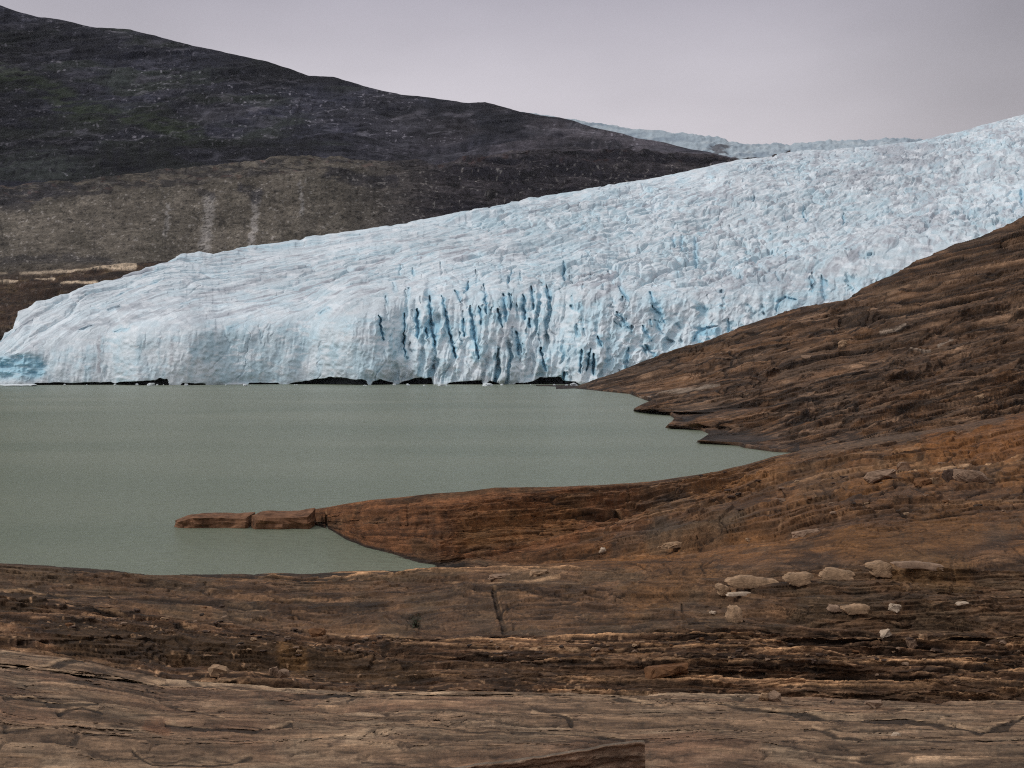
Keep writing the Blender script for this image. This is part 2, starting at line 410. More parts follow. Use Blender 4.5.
    b_amt = np.clip(0.42 * sstep(-0.1, 0.5, n1) + 0.45 * sstep(0.05, 0.45, n3) * rug + 0.35 * sstep(0.1, 0.5, fbm(PX / 34, PYb / 14, 105, 3)) + 0.3 * gap * rug + cliff * 0.40 * sstep(-0.1, 0.5, n4), 0, 0.75)
    fresh = sstep(0.5, 2.6, gy) * (1 - cliff)
    b_amt = np.clip(b_amt + 0.9 * blue + 0.45 * fresh, 0, 1)
    col = mix(col, [0.38, 0.595, 0.69], b_amt * (0.58 + 0.2 * cliff))
    col = mix(col, [0.22, 0.50, 0.66], 0.55 * sstep(0.45, 1.0, blue))
    dirt = sstep(0.05, 0.55, n2) * (0.25 + 0.5 * sstep(-0.2, 0.4, fbm(u / 300, v / 90, 113, 2))) \
        + 0.5 * sstep(0.12, 0.5, fbm(PX / 6, PYb / 3, 117, 3)) * sstep(560, 760, PX)
    dirt *= (1 - 0.6 * cliff) * (0.8 + 0.4 * left)
    col = mix(col, [0.37, 0.39, 0.43], np.clip(dirt * 1.5 + 0.45 * sstep(0.0, 0.45, fbm(PX / 60, PYb / 22, 119, 3)) * sstep(640, 900, PX) + 0.30 * sstep(0.05, 0.5, fbm(PX / 45, PYb / 13, 121, 4)) * sstep(330, 520, PX) * (1 - cliff), 0, 0.85))
    for pts, w in (([(99.5, 337), (98.5, 381)], 2.8), ([(99.5, 345), (98.5, 375)], 1.8), ([(172, 338), (171, 364)], 2.8), ([(172, 342), (171, 360)], 1.8), ([(60, 330), (110, 322), (200, 305)], 6), ([(120, 310), (230, 288), (300, 268)], 5)):
        col = mix(col, [0.27, 0.27, 0.30], 0.5 * seg_field(PX, PYb, pts, w) * sstep(-0.6, 0.3, n3))
    big_ = fbm(PX / 110, PYb / 30 + PX / 400, 123, 3)
    col = col * (1 + 0.16 * big_)[..., None]
    col = mix(col, [0.30, 0.44, 0.53], 0.4 * hair)
    rind = sstep(0.1, 0.5, fbm(PX / 9, PYb / 3.4, 127, 3))
    col = mix(col, [0.78, 0.83, 0.86], 0.6 * rind)
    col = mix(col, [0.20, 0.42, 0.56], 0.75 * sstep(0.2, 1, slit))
    col = col * (0.35 * (grain(PX, PYb, 131, 0.13) - 1) + 1)
    col = mix(col, [0.36, 0.365, 0.40], 0.55 * np.clip(lines(u / 170, v / 9 + wob, 137, .13) * (0.4 + left) , 0, 1) * (1 - cliff) * sstep(-0.3, 0.3, n1))
    col = mix(col, [0.075, 0.085, 0.095], 0.95 * cave)        # shade inside the caves, painted into the ice colour
    col = mix(col, [0.36, 0.64, 0.77], 0.8 * alc * (0.6 + 0.4 * sstep(-.3, .3, n3)))
    col = np.where((T < 0)[..., None], 0.05, col)
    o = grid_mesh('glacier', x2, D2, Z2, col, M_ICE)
    return tag(o, 'broad crevassed blue-white glacier flowing down into the lake', 'glacier', kind='structure')

build_glacier()

# ------------------------------------------------------------------ far ice field on the skyline
def build_icefield():
    cols = np.arange(520, 1010, 0.9)
    sil = lut(cols, [(520, 112), (580, 121), (610, 126), (640, 130), (700, 135), (722, 139), (750, 144), (790, 145), (815, 142), (850, 141), (885, 138), (905, 138), (925, 142), (1010, 150)])
    rows = 120
    Dn, Df = 4100.0, 5600.0
    D = np.array([np.full_like(cols, Dn + (Df - Dn) * k / rows) for k in range(rows + 1)])
    P = np.array([215 + (sil - 215) * (k / rows) for k in range(rows + 1)])
    Z = zed(P, D)
    D = np.vstack([D, D[-1:] + 400]); Z = np.vstack([Z, Z[-1:] - 150]); P = np.vstack([P, P[-1:] + 8])
    PX = np.broadcast_to(cols[None], D.shape)
    r = ridged(PX / 14, P / 3.5, 201, 4) * 9 + fbm(PX / 4, P / 2, 205, 3) * 9 * (PX > 690)
    Z = Z + r
    col = np.zeros(D.shape + (3,)) + np.array([0.36, 0.44, 0.49])
    col = mix(col, [0.24, 0.31, 0.37], sstep(-0.1, 0.5, fbm(PX / 26, P / 4, 211, 4)))
    col = mix(col, [0.46, 0.52, 0.55], 0.6 * sstep(0.1, 0.5, fbm(PX / 11, P / 3, 213, 3)))
    dark = sstep(0, 0.2, fbm(PX / 30, P / 3, 217, 3) + lut(PX, [(520, -1), (690, -0.5), (715, 0.25), (745, -0.4), (1000, -1)]) - 0.05 * (154 - P))
    col = mix(col, [0.06, 0.055, 0.065], dark * 0.85)
    o = grid_mesh('distant_icefield', (PX - 512) / F * D, D, Z, col, M_ICE)
    tag(o, 'far grey-blue ice field on the skyline behind the dark mountain', 'ice field', kind='structure')
build_icefield()

# ------------------------------------------------------------------ dark mountain and the lighter hillside below it
BENCH = [(-400, 215), (-60, 192), (0, 186), (60, 180), (130, 173), (200, 165), (290, 157), (345, 155), (380, 160), (430, 162), (520, 152), (600, 149), (660, 152), (720, 158), (800, 170)]
RIDGE = [(-400, -70), (-100, -18), (0, 4), (20, 11), (40, 16), (100, 27), (133, 29), (145, 33), (190, 44), (230, 54), (270, 62), (310, 76), (335, 77), (360, 84), (400, 94), (440, 99),
         (470, 103), (485, 102), (520, 112), (560, 118), (590, 126), (640, 138), (690, 149), (712, 153), (760, 164), (900, 190)]
def build_mountain():
    cols = np.concatenate([np.arange(-380, -10, 4.0), np.arange(-10, 800, 0.9)])
    rid = lut(cols, RIDGE); ben = lut(cols, BENCH)
    rid = rid + 1.3 * fbm(cols / 22, 0 * cols, 301, 4)
    ben = np.maximum(ben, rid + 3)
    Db = lut(cols, [(-400, 2100), (0, 2150), (300, 2350), (500, 2700), (700, 3350), (900, 3900)])
    Dr = lut(cols, [(-400, 3000), (0, 3100), (300, 3400), (500, 3600), (700, 3900), (900, 4100)])
    n = 300
    D = []; P = []
    for k in range(12):
        D.append(Db - 120 + 10 * k); P.append(ben + 30 - 2.2 * k)
    for k in range(n + 1):
        t = k / n; D.append(Db + (Dr - Db) * t); P.append((ben + 3) + (rid - ben - 3) * t)
    D = np.array(D); P = np.array(P); Z = zed(P, D)
    for k in range(1, 6):
        D = np.vstack([D, D[-1:] + 60 * k]); Z = np.vstack([Z, Z[-1:] - 18 * k]); P = np.vstack([P, P[-1:] + 4])
    PX = np.broadcast_to(cols[None], D.shape); sc_ = D / F
    q = P + 0.17 * 0 * PX - (ben - 160)[None] * 0.6              # beds run with the ridge
    w = fbm(PX / 70, q / 40, 311, 3)
    r = 2.6 * fbm(PX / 60, q / 30, 321, 4) + 2.0 * vn(PX / 40 + w, q / 5.5 + 1.5 * w, 331, 1, .5) + 1.1 * vn(PX / 18, q / 2.4 + w, 335, .6, .5) \
        + 1.1 * fbm(PX / 6, q / 3, 341, 3) + 0.9 * ridged(PX / 16 + 0.2 * q / 10, q / 40, 345, 2)
    tt = np.clip((P - rid[None]) / 12, 0.12, 1)
    Z = Z + r * sc_ * tt
    col = np.zeros(D.shape + (3,)) + np.array([0.026, 0.026, 0.032])
    n1 = fbm(PX / 55, q / 14, 351, 4); n2 = fbm(PX / 14, q / 2.6, 355, 4)
    col = mix(col, [0.052, 0.049, 0.054], 0.8 * sstep(0.0, 0.5, n2))
    col = mix(col, [0.020, 0.020, 0.023], 0.7 * sstep(0.0, 0.5, n1))
    green = sstep(0.0, 0.45, fbm(PX / 70, P / 11, 361, 4) + lut(P, [(0, -0.6), (50, -0.25), (90, 0.0), (150, 0.12), (185, 0.0)]) + lut(PX, [(0, 0.22), (160, 0.2), (300, -0.15), (450, -0.5)]))
    col = mix(col, [0.027, 0.033, 0.018], 0.55 * green)
    brown = sstep(300, 560, PX) * sstep(-0.3, 0.4, n1 + 0.012 * (P - 110))
    col = mix(col, [0.062, 0.052, 0.050], 0.8 * brown)
    spk = sstep(0.50, 0.66, fbm(PX / 3.2, P / 1.7, 371, 2)); col = mix(col, [0.17, 0.155, 0.15], 0.6 * spk * sstep(-.3, .3, n1 + .1))
    col = mix(col, [0.014, 0.014, 0.016], 0.7 * lines(PX / 60 + w, q / 5, 375, .10)); col = mix(col, [0.10, 0.092, 0.09], 0.5 * sstep(.25, .55, fbm(PX / 16 + w, q / 1.9, 377, 3)) * sstep(.1, .5, n1 + .3))
    zone = fbm(PX / 150, q / 38, 381, 3)
    col = col * (1 + 0.75 * sstep(-0.5, 0.5, zone) - 0.38)[..., None]
    crag = sstep(0.05, 0.4, vn(PX / 100 + w, q / 15 + w, 383, 1, .6)) * sstep(-0.2, 0.3, fbm(PX / 45, q / 14, 385, 3))
    crag *= 0.6 + 0.6 * vn(PX / 3.4, q / 9, 387)
    col = mix(col, [0.013, 0.013, 0.017], 0.75 * np.clip(crag, 0, 1))
    bench_ = sstep(0.3, 0.55, vn(PX / 75 + w, q / 6 + w, 389, 1, .3)) * sstep(-.1, .25, fbm(PX / 30, q / 9, 391, 2))
    col = mix(col, [0.062, 0.058, 0.060], 0.75 * bench_ * (0.5 + 0.5 * sstep(-.3, .3, n2)))
    gul = lines((PX + 0.5 * (P - 100)) / 15, P / 70, 393, .10) * sstep(0, .3, fbm(PX / 60, P / 40, 395, 2)); col = mix(col, [0.014, 0.014, 0.018], 0.5 * gul)
    for pts, wd, a_ in (([(250, 112), (268, 114)], 3, .5), ([(60, 64), (66, 66)], 3, .4), ([(395, 120), (440, 112), (470, 118)], 6, .35), ([(225, 100), (233, 102)], 3, .4), ([(30, 75), (0, 70)], 5, .3), ([(520, 130), (600, 136)], 6, .3)):
        col = mix(col, [0.12, 0.108, 0.104], a_ * seg_field(PX + 6 * w, P + 3 * n2, pts, wd) * sstep(-.4, .2, n2))
    for pts, wd, a_ in (([(0, 70), (70, 100), (140, 122), (200, 136)], 13, .6), ([(60, 108), (100, 122)], 9, .5)):
        col = mix(col, [0.034, 0.046, 0.018], a_ * seg_field(PX + 12 * w, P + 5 * n1, pts, wd) * sstep(-.5, .3, n2))
    col = punch(col, 0.036, 0.45, 1.05)
    col = col * np.array([0.93, 0.98, 1.15]) * grain(PX, P, 379, 0.13)
    o = grid_mesh('mountain', (PX - 512) / F * D, D, Z, col, M_MOUNT)
    tag(o, 'dark rocky mountain sloping down to the right behind the glacier', 'mountain', kind='structure')

def build_hillside():
    cols = np.concatenate([np.arange(-380, -10, 4.0), np.arange(-10, 790, 0.8)])
    sil = sil_glacier(cols); Dg = dist_glacier(cols)
    ben = lut(cols, BENCH) + 0.8 * fbm(cols / 26, 0 * cols, 401, 4)
    foot = np.maximum(sil + 22, 300); foot = np.where(cols < 60, 392, foot); foot = lut(cols, [(-400, 392), (30, 392), (90, 330), (160, 290), (200, 276)]) * (cols < 200) + (sil + 22) * (cols >= 200)
    low = lut(cols, [(-400, 275), (0, 268), (100, 262), (160, 258), (210, 262), (260, 255)]) ; low = np.where(cols > 230, np.minimum(low, sil + 6), low)
    low = np.minimum(low, foot - 8)
    Df = smooth1(np.maximum(Dg + 15, 925), 30); Df = np.maximum(Df, lut(cols, [(-400, 905), (0, 925), (800, 900)]))
    Dl = np.maximum(Df + 60, lut(cols, [(-400, 1300), (0, 1320), (160, 1420), (300, 1650), (500, 2250), (700, 3000), (800, 3300)]))
    Dt = np.maximum(Dl + 60, lut(cols, [(-400, 1700), (0, 1750), (300, 2000), (500, 2450), (700, 3150), (800, 3450)]))
    tal = lut(cols, [(-400, 235), (0, 205), (60, 200), (130, 192), (200, 184), (300, 172), (345, 166), (420, 170), (520, 160), (720, 162), (800, 176)])
    tal = np.minimum(tal, low - 4); ben = np.minimum(ben, tal - 2)
    Dm = Dl + (Dt - Dl) * 0.75
    segs = [(foot, Df, low, Dl, 150), (low, Dl, tal, Dm, 150), (tal, Dm, ben, Dt, 70)]
    D = []; P = []; Tn = []
    for i, (pa, da, pb, db, n) in enumerate(segs):
        for k in range(n):
            t = k / n; D.append(da + (db - da) * t); P.append(pa + (pb - pa) * t); Tn.append(np.full_like(cols, i + t))
    D.append(Dt); P.append(ben); Tn.append(np.full_like(cols, 3.0))
    D = np.array(D); P = np.array(P); Tn = np.array(Tn); Z = zed(P, D)
    for k in range(1, 5):
        D = np.vstack([D, D[-1:] + 25 * k]); Z = np.vstack([Z, Z[-1:] - 9 * k]); P = np.vstack([P, P[-1:] + 3]); Tn = np.vstack([Tn, Tn[-1:]])
    PX = np.broadcast_to(cols[None], D.shape); sc_ = D / F
    lowz = 1 - sstep(0.85, 1.05, Tn); talz = sstep(0.95, 1.1, Tn) * (1 - sstep(1.9, 2.1, Tn)); clf = sstep(1.95, 2.1, Tn)
    q = P + 0.12 * PX * lowz
    w = fbm(PX / 60, q / 25, 411, 3)
    r = lowz * (2.6 * vn(PX / 55 + w, q / 9 + w, 421, .7, .35) + 1.7 * vn(PX / 26 + w, q / 3.6 + w, 425, .6, .4)) + 0.8 * fbm(PX / 6, P / 3, 431, 3) \
        + talz * (2.2 * fbm((PX + 0.1 * P) / 17, P / 60, 441, 3)) + clf * (1.2 * vn(PX / 13 + w, q / 5, 451, .5, .4) + 1.2 * fbm(PX / 8, P / 4, 455, 3) + 3 * fbm(PX / 40, P / 20, 458, 2)) \
        + sstep(360, 470, PX) * (2.4 * vn(PX / 34 + w, (P - 0.05 * PX) / 5 + w, 461, .6, .4) + 1.6 * vn(PX / 15, (P - .05 * PX) / 2.6 + w, 465, .6, .5))
    Z = Z + r * sc_ * np.clip((390 - P) / 10, 0, 1)
    n1 = fbm(PX / 40, P / 15, 471, 4); n2 = fbm(PX / 12, P / 3, 475, 4); n3 = fbm(PX / 2.6, P / 1.7, 477, 2)
    col = np.zeros(D.shape + (3,)) + np.array([0.122, 0.106, 0.085])
    col = mix(col, [0.082, 0.073, 0.057], 0.6 * sstep(-0.1, 0.5, n1))
    col = mix(col, [0.15, 0.13, 0.105], 0.5 * sstep(0.1, 0.5, n2) * talz)
    for pts, wd in (([(211, 198), (209, 222), (205, 248)], 8), ([(258, 192), (256, 215), (252, 246)], 5), ([(170, 205), (166, 235)], 3), ([(300, 185), (303, 215)], 3)):
        col = mix(col, [0.20, 0.185, 0.17], 0.9 * seg_field(PX + 4 * n2, P, pts, wd) * sstep(-0.9, 0.0, n3))
    col = mix(col, [0.045, 0.042, 0.044], clf * 0.75 * sstep(-0.3, 0.3, n2 + 0.3 * n1))
    for pts, wd, a_ in (([(-10, 196), (40, 194), (75, 188)], 13, .85), ([(246, 188), (262, 193), (256, 200)], 7, .8), ([(330, 172), (355, 178), (390, 182)], 9, .8), ([(200, 192), (212, 196)], 5, .6), ([(0, 205), (30, 206)], 9, .6), ([(0, 262), (60, 258), (110, 260)], 6, .55)):
        col = mix(col, [0.042, 0.040, 0.046], a_ * seg_field(PX + 9 * n1, P + 4 * n2, pts, wd) * sstep(-0.5, 0.1, n2 + .2))
    right = sstep(330, 470, PX + 20 * n1)
    strat = vn(PX / 40 + w, (P - 0.05 * PX) / 4 + w, 481, 1, .6)
    rc = mix(np.zeros(D.shape + (3,)) + np.array([0.058, 0.049, 0.048]), [0.10, 0.083, 0.074], 0.7 * sstep(0, 0.6, strat))
    rc = mix(rc, [0.040, 0.036, 0.040], 0.6 * sstep(0, 0.6, -strat + n2))
    col = col * (1 - right[..., None]) + rc * right[..., None]
    # lakeside ledges at the left: rusty brown with pale bands
    bc = mix(np.zeros(D.shape + (3,)) + np.array([0.075, 0.048, 0.034]), [0.12, 0.08, 0.045], sstep(-0.1, 0.5, n2))
    bc = mix(bc, [0.045, 0.032, 0.026], 0.7 * sstep(0, 0.5, vn(PX / 40 + w, q / 5 + w, 485, 1, .6)))
    col = col * mix(np.array([1.0, 1.0, 1.0]) + 0 * col, [0.92, 0.95, 1.12], right)
    lz = lowz * (1 - sstep(170, 260, PX)) * sstep(258, 266, P + 3 * n1)
    for pts, wd in (([(22, 273), (60, 270), (110, 267), (136, 265)], 2.6), ([(62, 284), (78, 283), (98, 283)], 1.9), ([(36, 279), (55, 279)], 1.8), ([(0, 282), (18, 281)], 1.6), ([(0, 273), (8, 272)], 1.5)):
        bc = mix(bc, [0.40, 0.31, 0.215], 0.95 * seg_field(PX, P + 1.0 * w, pts, wd) * sstep(-0.8, -0.2, n2))
    col = col * (1 - lz[..., None]) + bc * lz[..., None]
    spk = sstep(0.45, 0.62, n3); col = mix(col, [0.24, 0.22, 0.20], 0.65 * spk * (0.4 + 0.6 * talz)); col = mix(col, [0.03, 0.028, 0.026], 0.6 * sstep(0.4, 0.6, -n3))
    rill = lines((PX + 4 * n1) / 8.5, P / 60, 498, .12) * talz * sstep(-.2, .3, n1 + .2 * n2); col = mix(col, [0.055, 0.049, 0.042], 0.5 * rill)
    red = sstep(0.35, 0.6, fbm(PX / 8, P / 3, 491, 2)); col = mix(col, [0.11, 0.06, 0.05], 0.4 * red * clf)
    col = mix(col, [0.024, 0.022, 0.022], 0.65 * lines(PX / 34 + w, (P - .05 * PX) / 3.2, 493, .12) * np.clip(right + clf + lowz * .8, 0, 1))
    col = punch(col, 0.085, 0.35, 0.95)
    col = col * grain(PX, P, 497, 0.16)
    o = grid_mesh('hillside', (PX - 512) / F * D, D, Z, col, M_MOUNT)
    tag(o, 'scree covered grey-brown hillside between the dark mountain and the ice', 'hillside', kind='structure')
build_mountain(); build_hillside()

# ------------------------------------------------------------------ rocky slope on the right
def build_slope():
    cols = np.concatenate([np.arange(556, 1050, 0.62), np.arange(1050, 1500, 4.0)])
    sil = lut(cols, [(540, 389.5), (575, 387), (600, 378), (620, 371), (640, 363), (700, 342), (750, 325), (800, 310), (846, 297), (852, 293), (870, 284), (920, 263), (960, 245), (1000, 228), (1024, 216), (1200, 150), (1500, 60)])
    sil = sil + 0.9 * fbm(cols / 16, 0 * cols, 501, 3) * sstep(580, 640, cols)
    wat = lut(cols, [(540, 389.6), (575, 388.5), (600, 391), (630, 394), (640, 398), (654, 403), (665, 412), (677, 420), (698, 429), (712, 435), (733, 444), (745, 448), (775, 452), (850, 455), (1024, 452), (1500, 440)])
    Dw = WATER_K / (wat - 360)
    Ds = lut(cols, [(540, 742), (575, 790), (600, 775), (640, 750), (700, 725), (800, 690), (900, 665), (1024, 640), (1500, 650)])
    Ds = np.maximum(Ds, Dw * 1.04 + 4)
    n = 430
    D = []; P = []; Tn = []
    for k in range(8):
        t = k / 8; D.append(Dw - 6 * (1 - t)); P.append(None); Tn.append(np.full_like(cols, -0.1))
    Z = [np.full_like(cols, -3 + 3 * k / 8) for k in range(8)]
    for k in range(n + 1):
        t = k / n; d = Dw * (Ds / Dw) ** (t ** 0.9); p = wat + (sil - wat) * t
        D.append(d); Z.append(zed(p, d)); Tn.append(np.full_like(cols, t))
    for k in range(1, 7):
        D.append(Ds + 12 * k); Z.append(Z[n + 8] - 3.5 * k); Tn.append(np.full_like(cols, 1 + 0.02 * k))
    D = np.array(D); Z = np.array(Z); Tn = np.array(Tn)
    PX = np.broadcast_to(cols[None], D.shape); sc_ = D / F
    P = 384 - F * ((D * SP + (Z - H) * CP) / (D * CP - (Z - H) * SP))
    # beds dip gently to the left across the slope
    b = P + 0.22 * (PX - 560) + 1.5 * fbm(PX / 140, P / 70, 511, 2)
    w = fbm(PX / 90, b / 30, 515, 3)
    big = vn(PX / 90 + w, b / 17 + 0.8 * w, 521, .8, .3); mid = vn(PX / 42 + w, b / 7 + w, 523, .6, .3); sml = vn(PX / 20 + 2 * w, b / 3.2 + w, 525, .6, .4)
    tiny = fbm(PX / 5, b / 2.0, 527, 3)
    r = 1.7 * big + 1.4 * mid + 1.1 * sml + 0.8 * tiny + 2.5 * fbm(PX / 80, b / 45, 531, 3)
    tp = terr(fbm(PX / 95 + w, b / 9, 533, 4, .4) + .5, 7, .10); tp2 = terr(fbm(PX / 42 + w, b / 3.8, 535, 3, .4) + .5, 5, .14)
    ck = np.maximum(lines(PX / 80 + w, b / 6, 537, .09), 0.7 * lines(PX / 36 + 2 * w, b / 2.8, 539, .11))
    r = r * 0.75 + 9 * tp + 4.5 * tp2 - 6.0 - 1.8 * ck + 2.4 * vn(PX / 120 + w, b / 1.9 + w, 542, 1, .4)
    far = np.clip((Ds[None] - Dw[None]) / 260, 0.12, 1)
    fade_ = sstep(0.0, 0.10, Tn) * far * (0.35 + 0.65 * (1 - sstep(0.9, 1.0, Tn)))
    Z2 = Z + (r + 0.6) * sc_ * fade_ * 1.05
    D2 = D - ((0.9 * big + 0.8 * mid + 0.5 * sml) * 3.0 + 1.5 * (9 * tp + 4.5 * tp2 - 6.7)) * sc_ * fade_
    wl = (1 - sstep(0.0, 0.08, Tn)) * (Tn >= 0)              # ragged shelves along the shore
    saw = lut(P, [(380, 0), (403, 0), (412, -32), (413.5, 0), (420, 0), (429, -31), (430.5, 0), (435, 0), (444, -36), (446, 0), (460, 0)])
    shore = np.interp(P, wat[:600], cols[:600]); saw = saw * (1 - sstep(0, 75, PX - shore)) * (cols < 790)[None]
    Z2 = Z2 + wl * (2.3 + 1.0 * vn(PX / 9, b / 4, 541, .5, .4)) * sc_ * 1.2 * np.clip((PX - 585) / 50, 0, 1)
    Z2 = np.where(Tn > 0.004, np.maximum(Z2, np.minimum(0.12 + 10 * Tn, np.maximum(Z, 0.2))), Z2)
    n1 = fbm(PX / 70, b / 12, 551, 4); n2 = 0.6 * fbm(PX / 22, b / 2.6 + w, 555, 4) + 0.5 * vn(PX / 130 + w, b / 1.7 + w, 556, 1, .5); n3 = fbm(PX / 5, b / 1.6, 557, 3)
    col = np.zeros(D.shape + (3,)) + np.array([0.083, 0.055, 0.039])
    col = mix(col, [0.110, 0.066, 0.038], 0.8 * sstep(-0.1, 0.5, n1))
    col = mix(col, [0.064, 0.050, 0.042], 0.7 * sstep(-0.1, 0.4, fbm(PX / 50, b / 9, 561, 3)))
    col = mix(col, [0.035, 0.026, 0.022], 0.8 * sstep(0.05, 0.5, n2))
    col = mix(col, [0.155, 0.112, 0.085], 0.75 * sstep(0.12, 0.5, 0.6 * fbm(PX / 26 + 9, b / 2.2 + w, 565, 3) + 0.45 * vn(PX / 100, b / 1.5 + w, 566, 1, .5)))
    col = mix(col, [0.15, 0.078, 0.032], 0.5 * sstep(0.1, 0.5, fbm(PX / 24, b / 4, 569, 3)) * sstep(0.3, 0.9, 1 - Tn))
    pl = vn(np.floor((fbm(PX / 95 + w, b / 9, 533, 4, .4) + .5) * 7) * 3.7, 0 * PX, 543)
    col = col * (1 + 0.35 * pl[..., None]); col = mix(col, [0.018, 0.014, 0.012], 0.75 * ck)
    sl1 = vn(PX / 120 + w, b / 1.9 + w, 542, 1, .4); sl2 = vn(PX / 60 + 2 * w, b / 1.2 + w, 548, 1, .5)
    mk = sstep(-0.3, 0.3, fbm(PX / 50, b / 14, 549, 2) + .1)
    col = mix(col, [0.18, 0.125, 0.09], 0.7 * mk * sstep(0.35, 0.85, 0.6 * sl1 + 0.5 * sl2)); col = mix(col, [0.020, 0.015, 0.013], 0.7 * sstep(0.25, 0.8, -0.6 * sl1 - 0.5 * sl2))
    col = punch(col, 0.078, 0.38, 0.86)
    col = col * np.array([1.14, 0.93, 0.71]) * grain(PX, P, 545, 0.08)
    for pts, wd in (([(880, 334), (895, 331), (905, 328)], 1.3), ([(938, 342), (950, 337), (960, 334)], 1.5), ([(640, 398), (680, 392), (720, 386)], 1.3), ([(910, 352), (930, 349)], 1.2)):
        col = mix(col, [0.26, 0.20, 0.15], 0.8 * seg_field(PX, P, pts, wd))
    col = mix(col, [0.028, 0.024, 0.022], 0.8 * (1 - sstep(0.5, 1.6, (Z2) / 0.5)) * (PX < 800))   # wet shoreline
    o = grid_mesh('rocky_slope', (PX + saw - 512) / F * D2, D2, Z2, col, M_HILL)
    tag(o, 'bare brown bedrock slope rising to the right beside the glacier', 'rock slope', kind='structure')
    return PX, P, (PX - 512) / F * D2, D2, Z2
SLOPE = build_slope()

# ------------------------------------------------------------------ near bedrock with the peninsula
def build_bedrock():
    cols = np.concatenate([np.arange(-900, -30, 5.0), np.arange(-30, 1054, 0.85), np.arange(1054, 1900, 5.0)])
    py2 = lut(cols, [(-450, 640), (0, 653), (80, 663), (165, 680), (300, 688), (350, 690), (520, 692), (690, 695), (775, 699), (850, 702), (1024, 705), (1400, 716)])
    D2 = lut(cols, [(-450, 27), (0, 27), (200, 26), (400, 25), (1400, 25)])
    D3 = lut(cols, [(-450, 40), (0, 40), (200, 37), (400, 36), (1400, 35)])
    py4 = lut(cols, [(-450, 590), (0, 597), (100, 607), (200, 618), (300, 630), (345, 634), (465, 632), (940, 632), (1024, 634), (1400, 640)])
    D4 = lut(cols, [(-450, 64), (0, 62), (100, 60), (200, 58), (300, 54), (400, 50), (520, 46), (690, 42), (1400, 42)])
    py5 = lut(cols, [(-450, 552), (0, 562.5), (100, 568), (200, 571), (300, 572), (400, 571), (425, 568.5), (440, 567), (465, 566), (520, 568), (600, 569), (1400, 570)])
    D5 = WATER_K / (py5 - 360) - 0.4
    D5 = np.where(cols > 465, lut(cols, [(465, 104.4), (520, 93), (600, 81), (690, 66), (775, 56), (850, 52), (940, 50), (1400, 50)]), D5)
    z5 = zed(py5, D5)
    py7 = lut(cols, [(304, 524), (312, 525), (330, 531), (345, 541), (365, 549), (400, 557.5), (420, 562), (440, 565), (465, 563), (520, 556), (600, 545), (690, 530), (775, 515), (850, 500), (940, 495), (1024, 490), (1400, 480)])
    D7 = np.where(cols <= 465, WATER_K / (py7 - 360), lut(cols, [(465, 106.4), (520, 106), (600, 101), (690, 90), (775, 82), (850, 80), (1400, 80)]))
    z7 = zed(py7, D7)
    py8 = lut(cols, [(304, 511), (312, 510), (330, 507), (345, 504), (370, 500), (400, 497), (430, 493), (465, 491), (495, 487), (520, 487), (560, 486), (600, 485), (650, 482), (690, 476), (720, 471), (745, 465), (775, 456), (850, 441), (940, 428), (1024, 413), (1400, 375)])
    D8 = lut(cols, [(304, 134), (312, 133.5), (345, 125), (400, 117), (465, 115), (520, 117), (600, 127), (690, 155), (775, 200), (850, 195), (1024, 180), (1400, 180)])
    z8 = zed(py8, D8)
    offl = 1 - sstep(303, 310, cols)
    z7 = z7 * (1 - offl) - 3.5 * offl; z8 = z8 * (1 - offl) - 3.5 * offl
    z6 = lut(cols, [(-450, -2.2), (300, -2.2), (345, -1.8), (400, -1.0), (430, -0.3), (441, 0.05), (465, 0.2)])
    D6 = 0.5 * (D5 + D7)
    z6 = np.where(cols > 465, 0.5 * (z5 + z7) - 0.15, z6)
    z2 = zed(py2, D2); z3 = zed(py2 - 1, D3); z4 = zed(py4, D4)
    gul = lut(cols, [(-450, 0.7), (0, 0.7), (150, 0.9), (300, 1.4), (1400, 2.0)])
    knots = [(np.full_like(cols, 1.2), np.full_like(cols, 18.35), 30), (np.full_like(cols, 9.0), zed(772 + 0 * cols, 9.0 + 0 * cols), 230), (D2, z2, 14), (D2 + 3.0, z2 - gul, 14),
             (D3 - 1.5, z3 - 0.9, 20), (D3, z3, 210), (D4, z4, 190), (D5, z5, 70), (D6, z6, 70), (D7, z7, 240), (D8, z8, 24), (D8 + 7, z8 - 0.9 - 1.0 * sstep(300, 800, cols) * 0, 20), (D8 + 26, np.minimum(z8 - 6, -3.0), 1)]
    D = []; Z = []; S = []; s0 = 0
    span = [6, 80, 6, 6, 6, 66, 66, 20, 20, 76, 8, 8, 1]
    for i in range(len(knots) - 1):
        (da, za, n), (db, zb, _) = knots[i], knots[i + 1]
        for k in range(n):
            t = k / n
            D.append(da + (db - da) * t)
            tz = t if i != 9 else t + (t ** 0.62 - t) * (1 - sstep(560, 680, cols))
            Z.append(za + (zb - za) * tz); S.append(np.full_like(cols, s0 + span[i] * t))
        s0 += span[i]
    D.append(knots[-1][0]); Z.append(knots[-1][1]); S.append(np.full_like(cols, s0))
    D = np.array(D); Z = np.array(Z); S = np.array(S)
    cum = np.cumsum([0] + span)
    K1, K2, K2b, K3a, K3, K4, K5, K6, K7, K8, K9 = cum[1:12]
    PX = np.broadcast_to(cols[None], D.shape); sc_ = D / F
    P = 384 - F * ((D * SP + (Z - H) * CP) / (D * CP - (Z - H) * SP))
    x = (PX - 512) / F * D
    slab = 1 - sstep(K2 - 1, K2b, S)
    strata = sstep(K3a, K3 + 1, S) * (1 - sstep(K4 - 6, K4 + 3, S))
    face = sstep(K4 - 4, K4 + 4, S) * (1 - sstep(K5 - 3, K5 + 8, S))
    pen = sstep(K6, K7, S) * (1 - sstep(K8 - 1, K8 + 6, S))
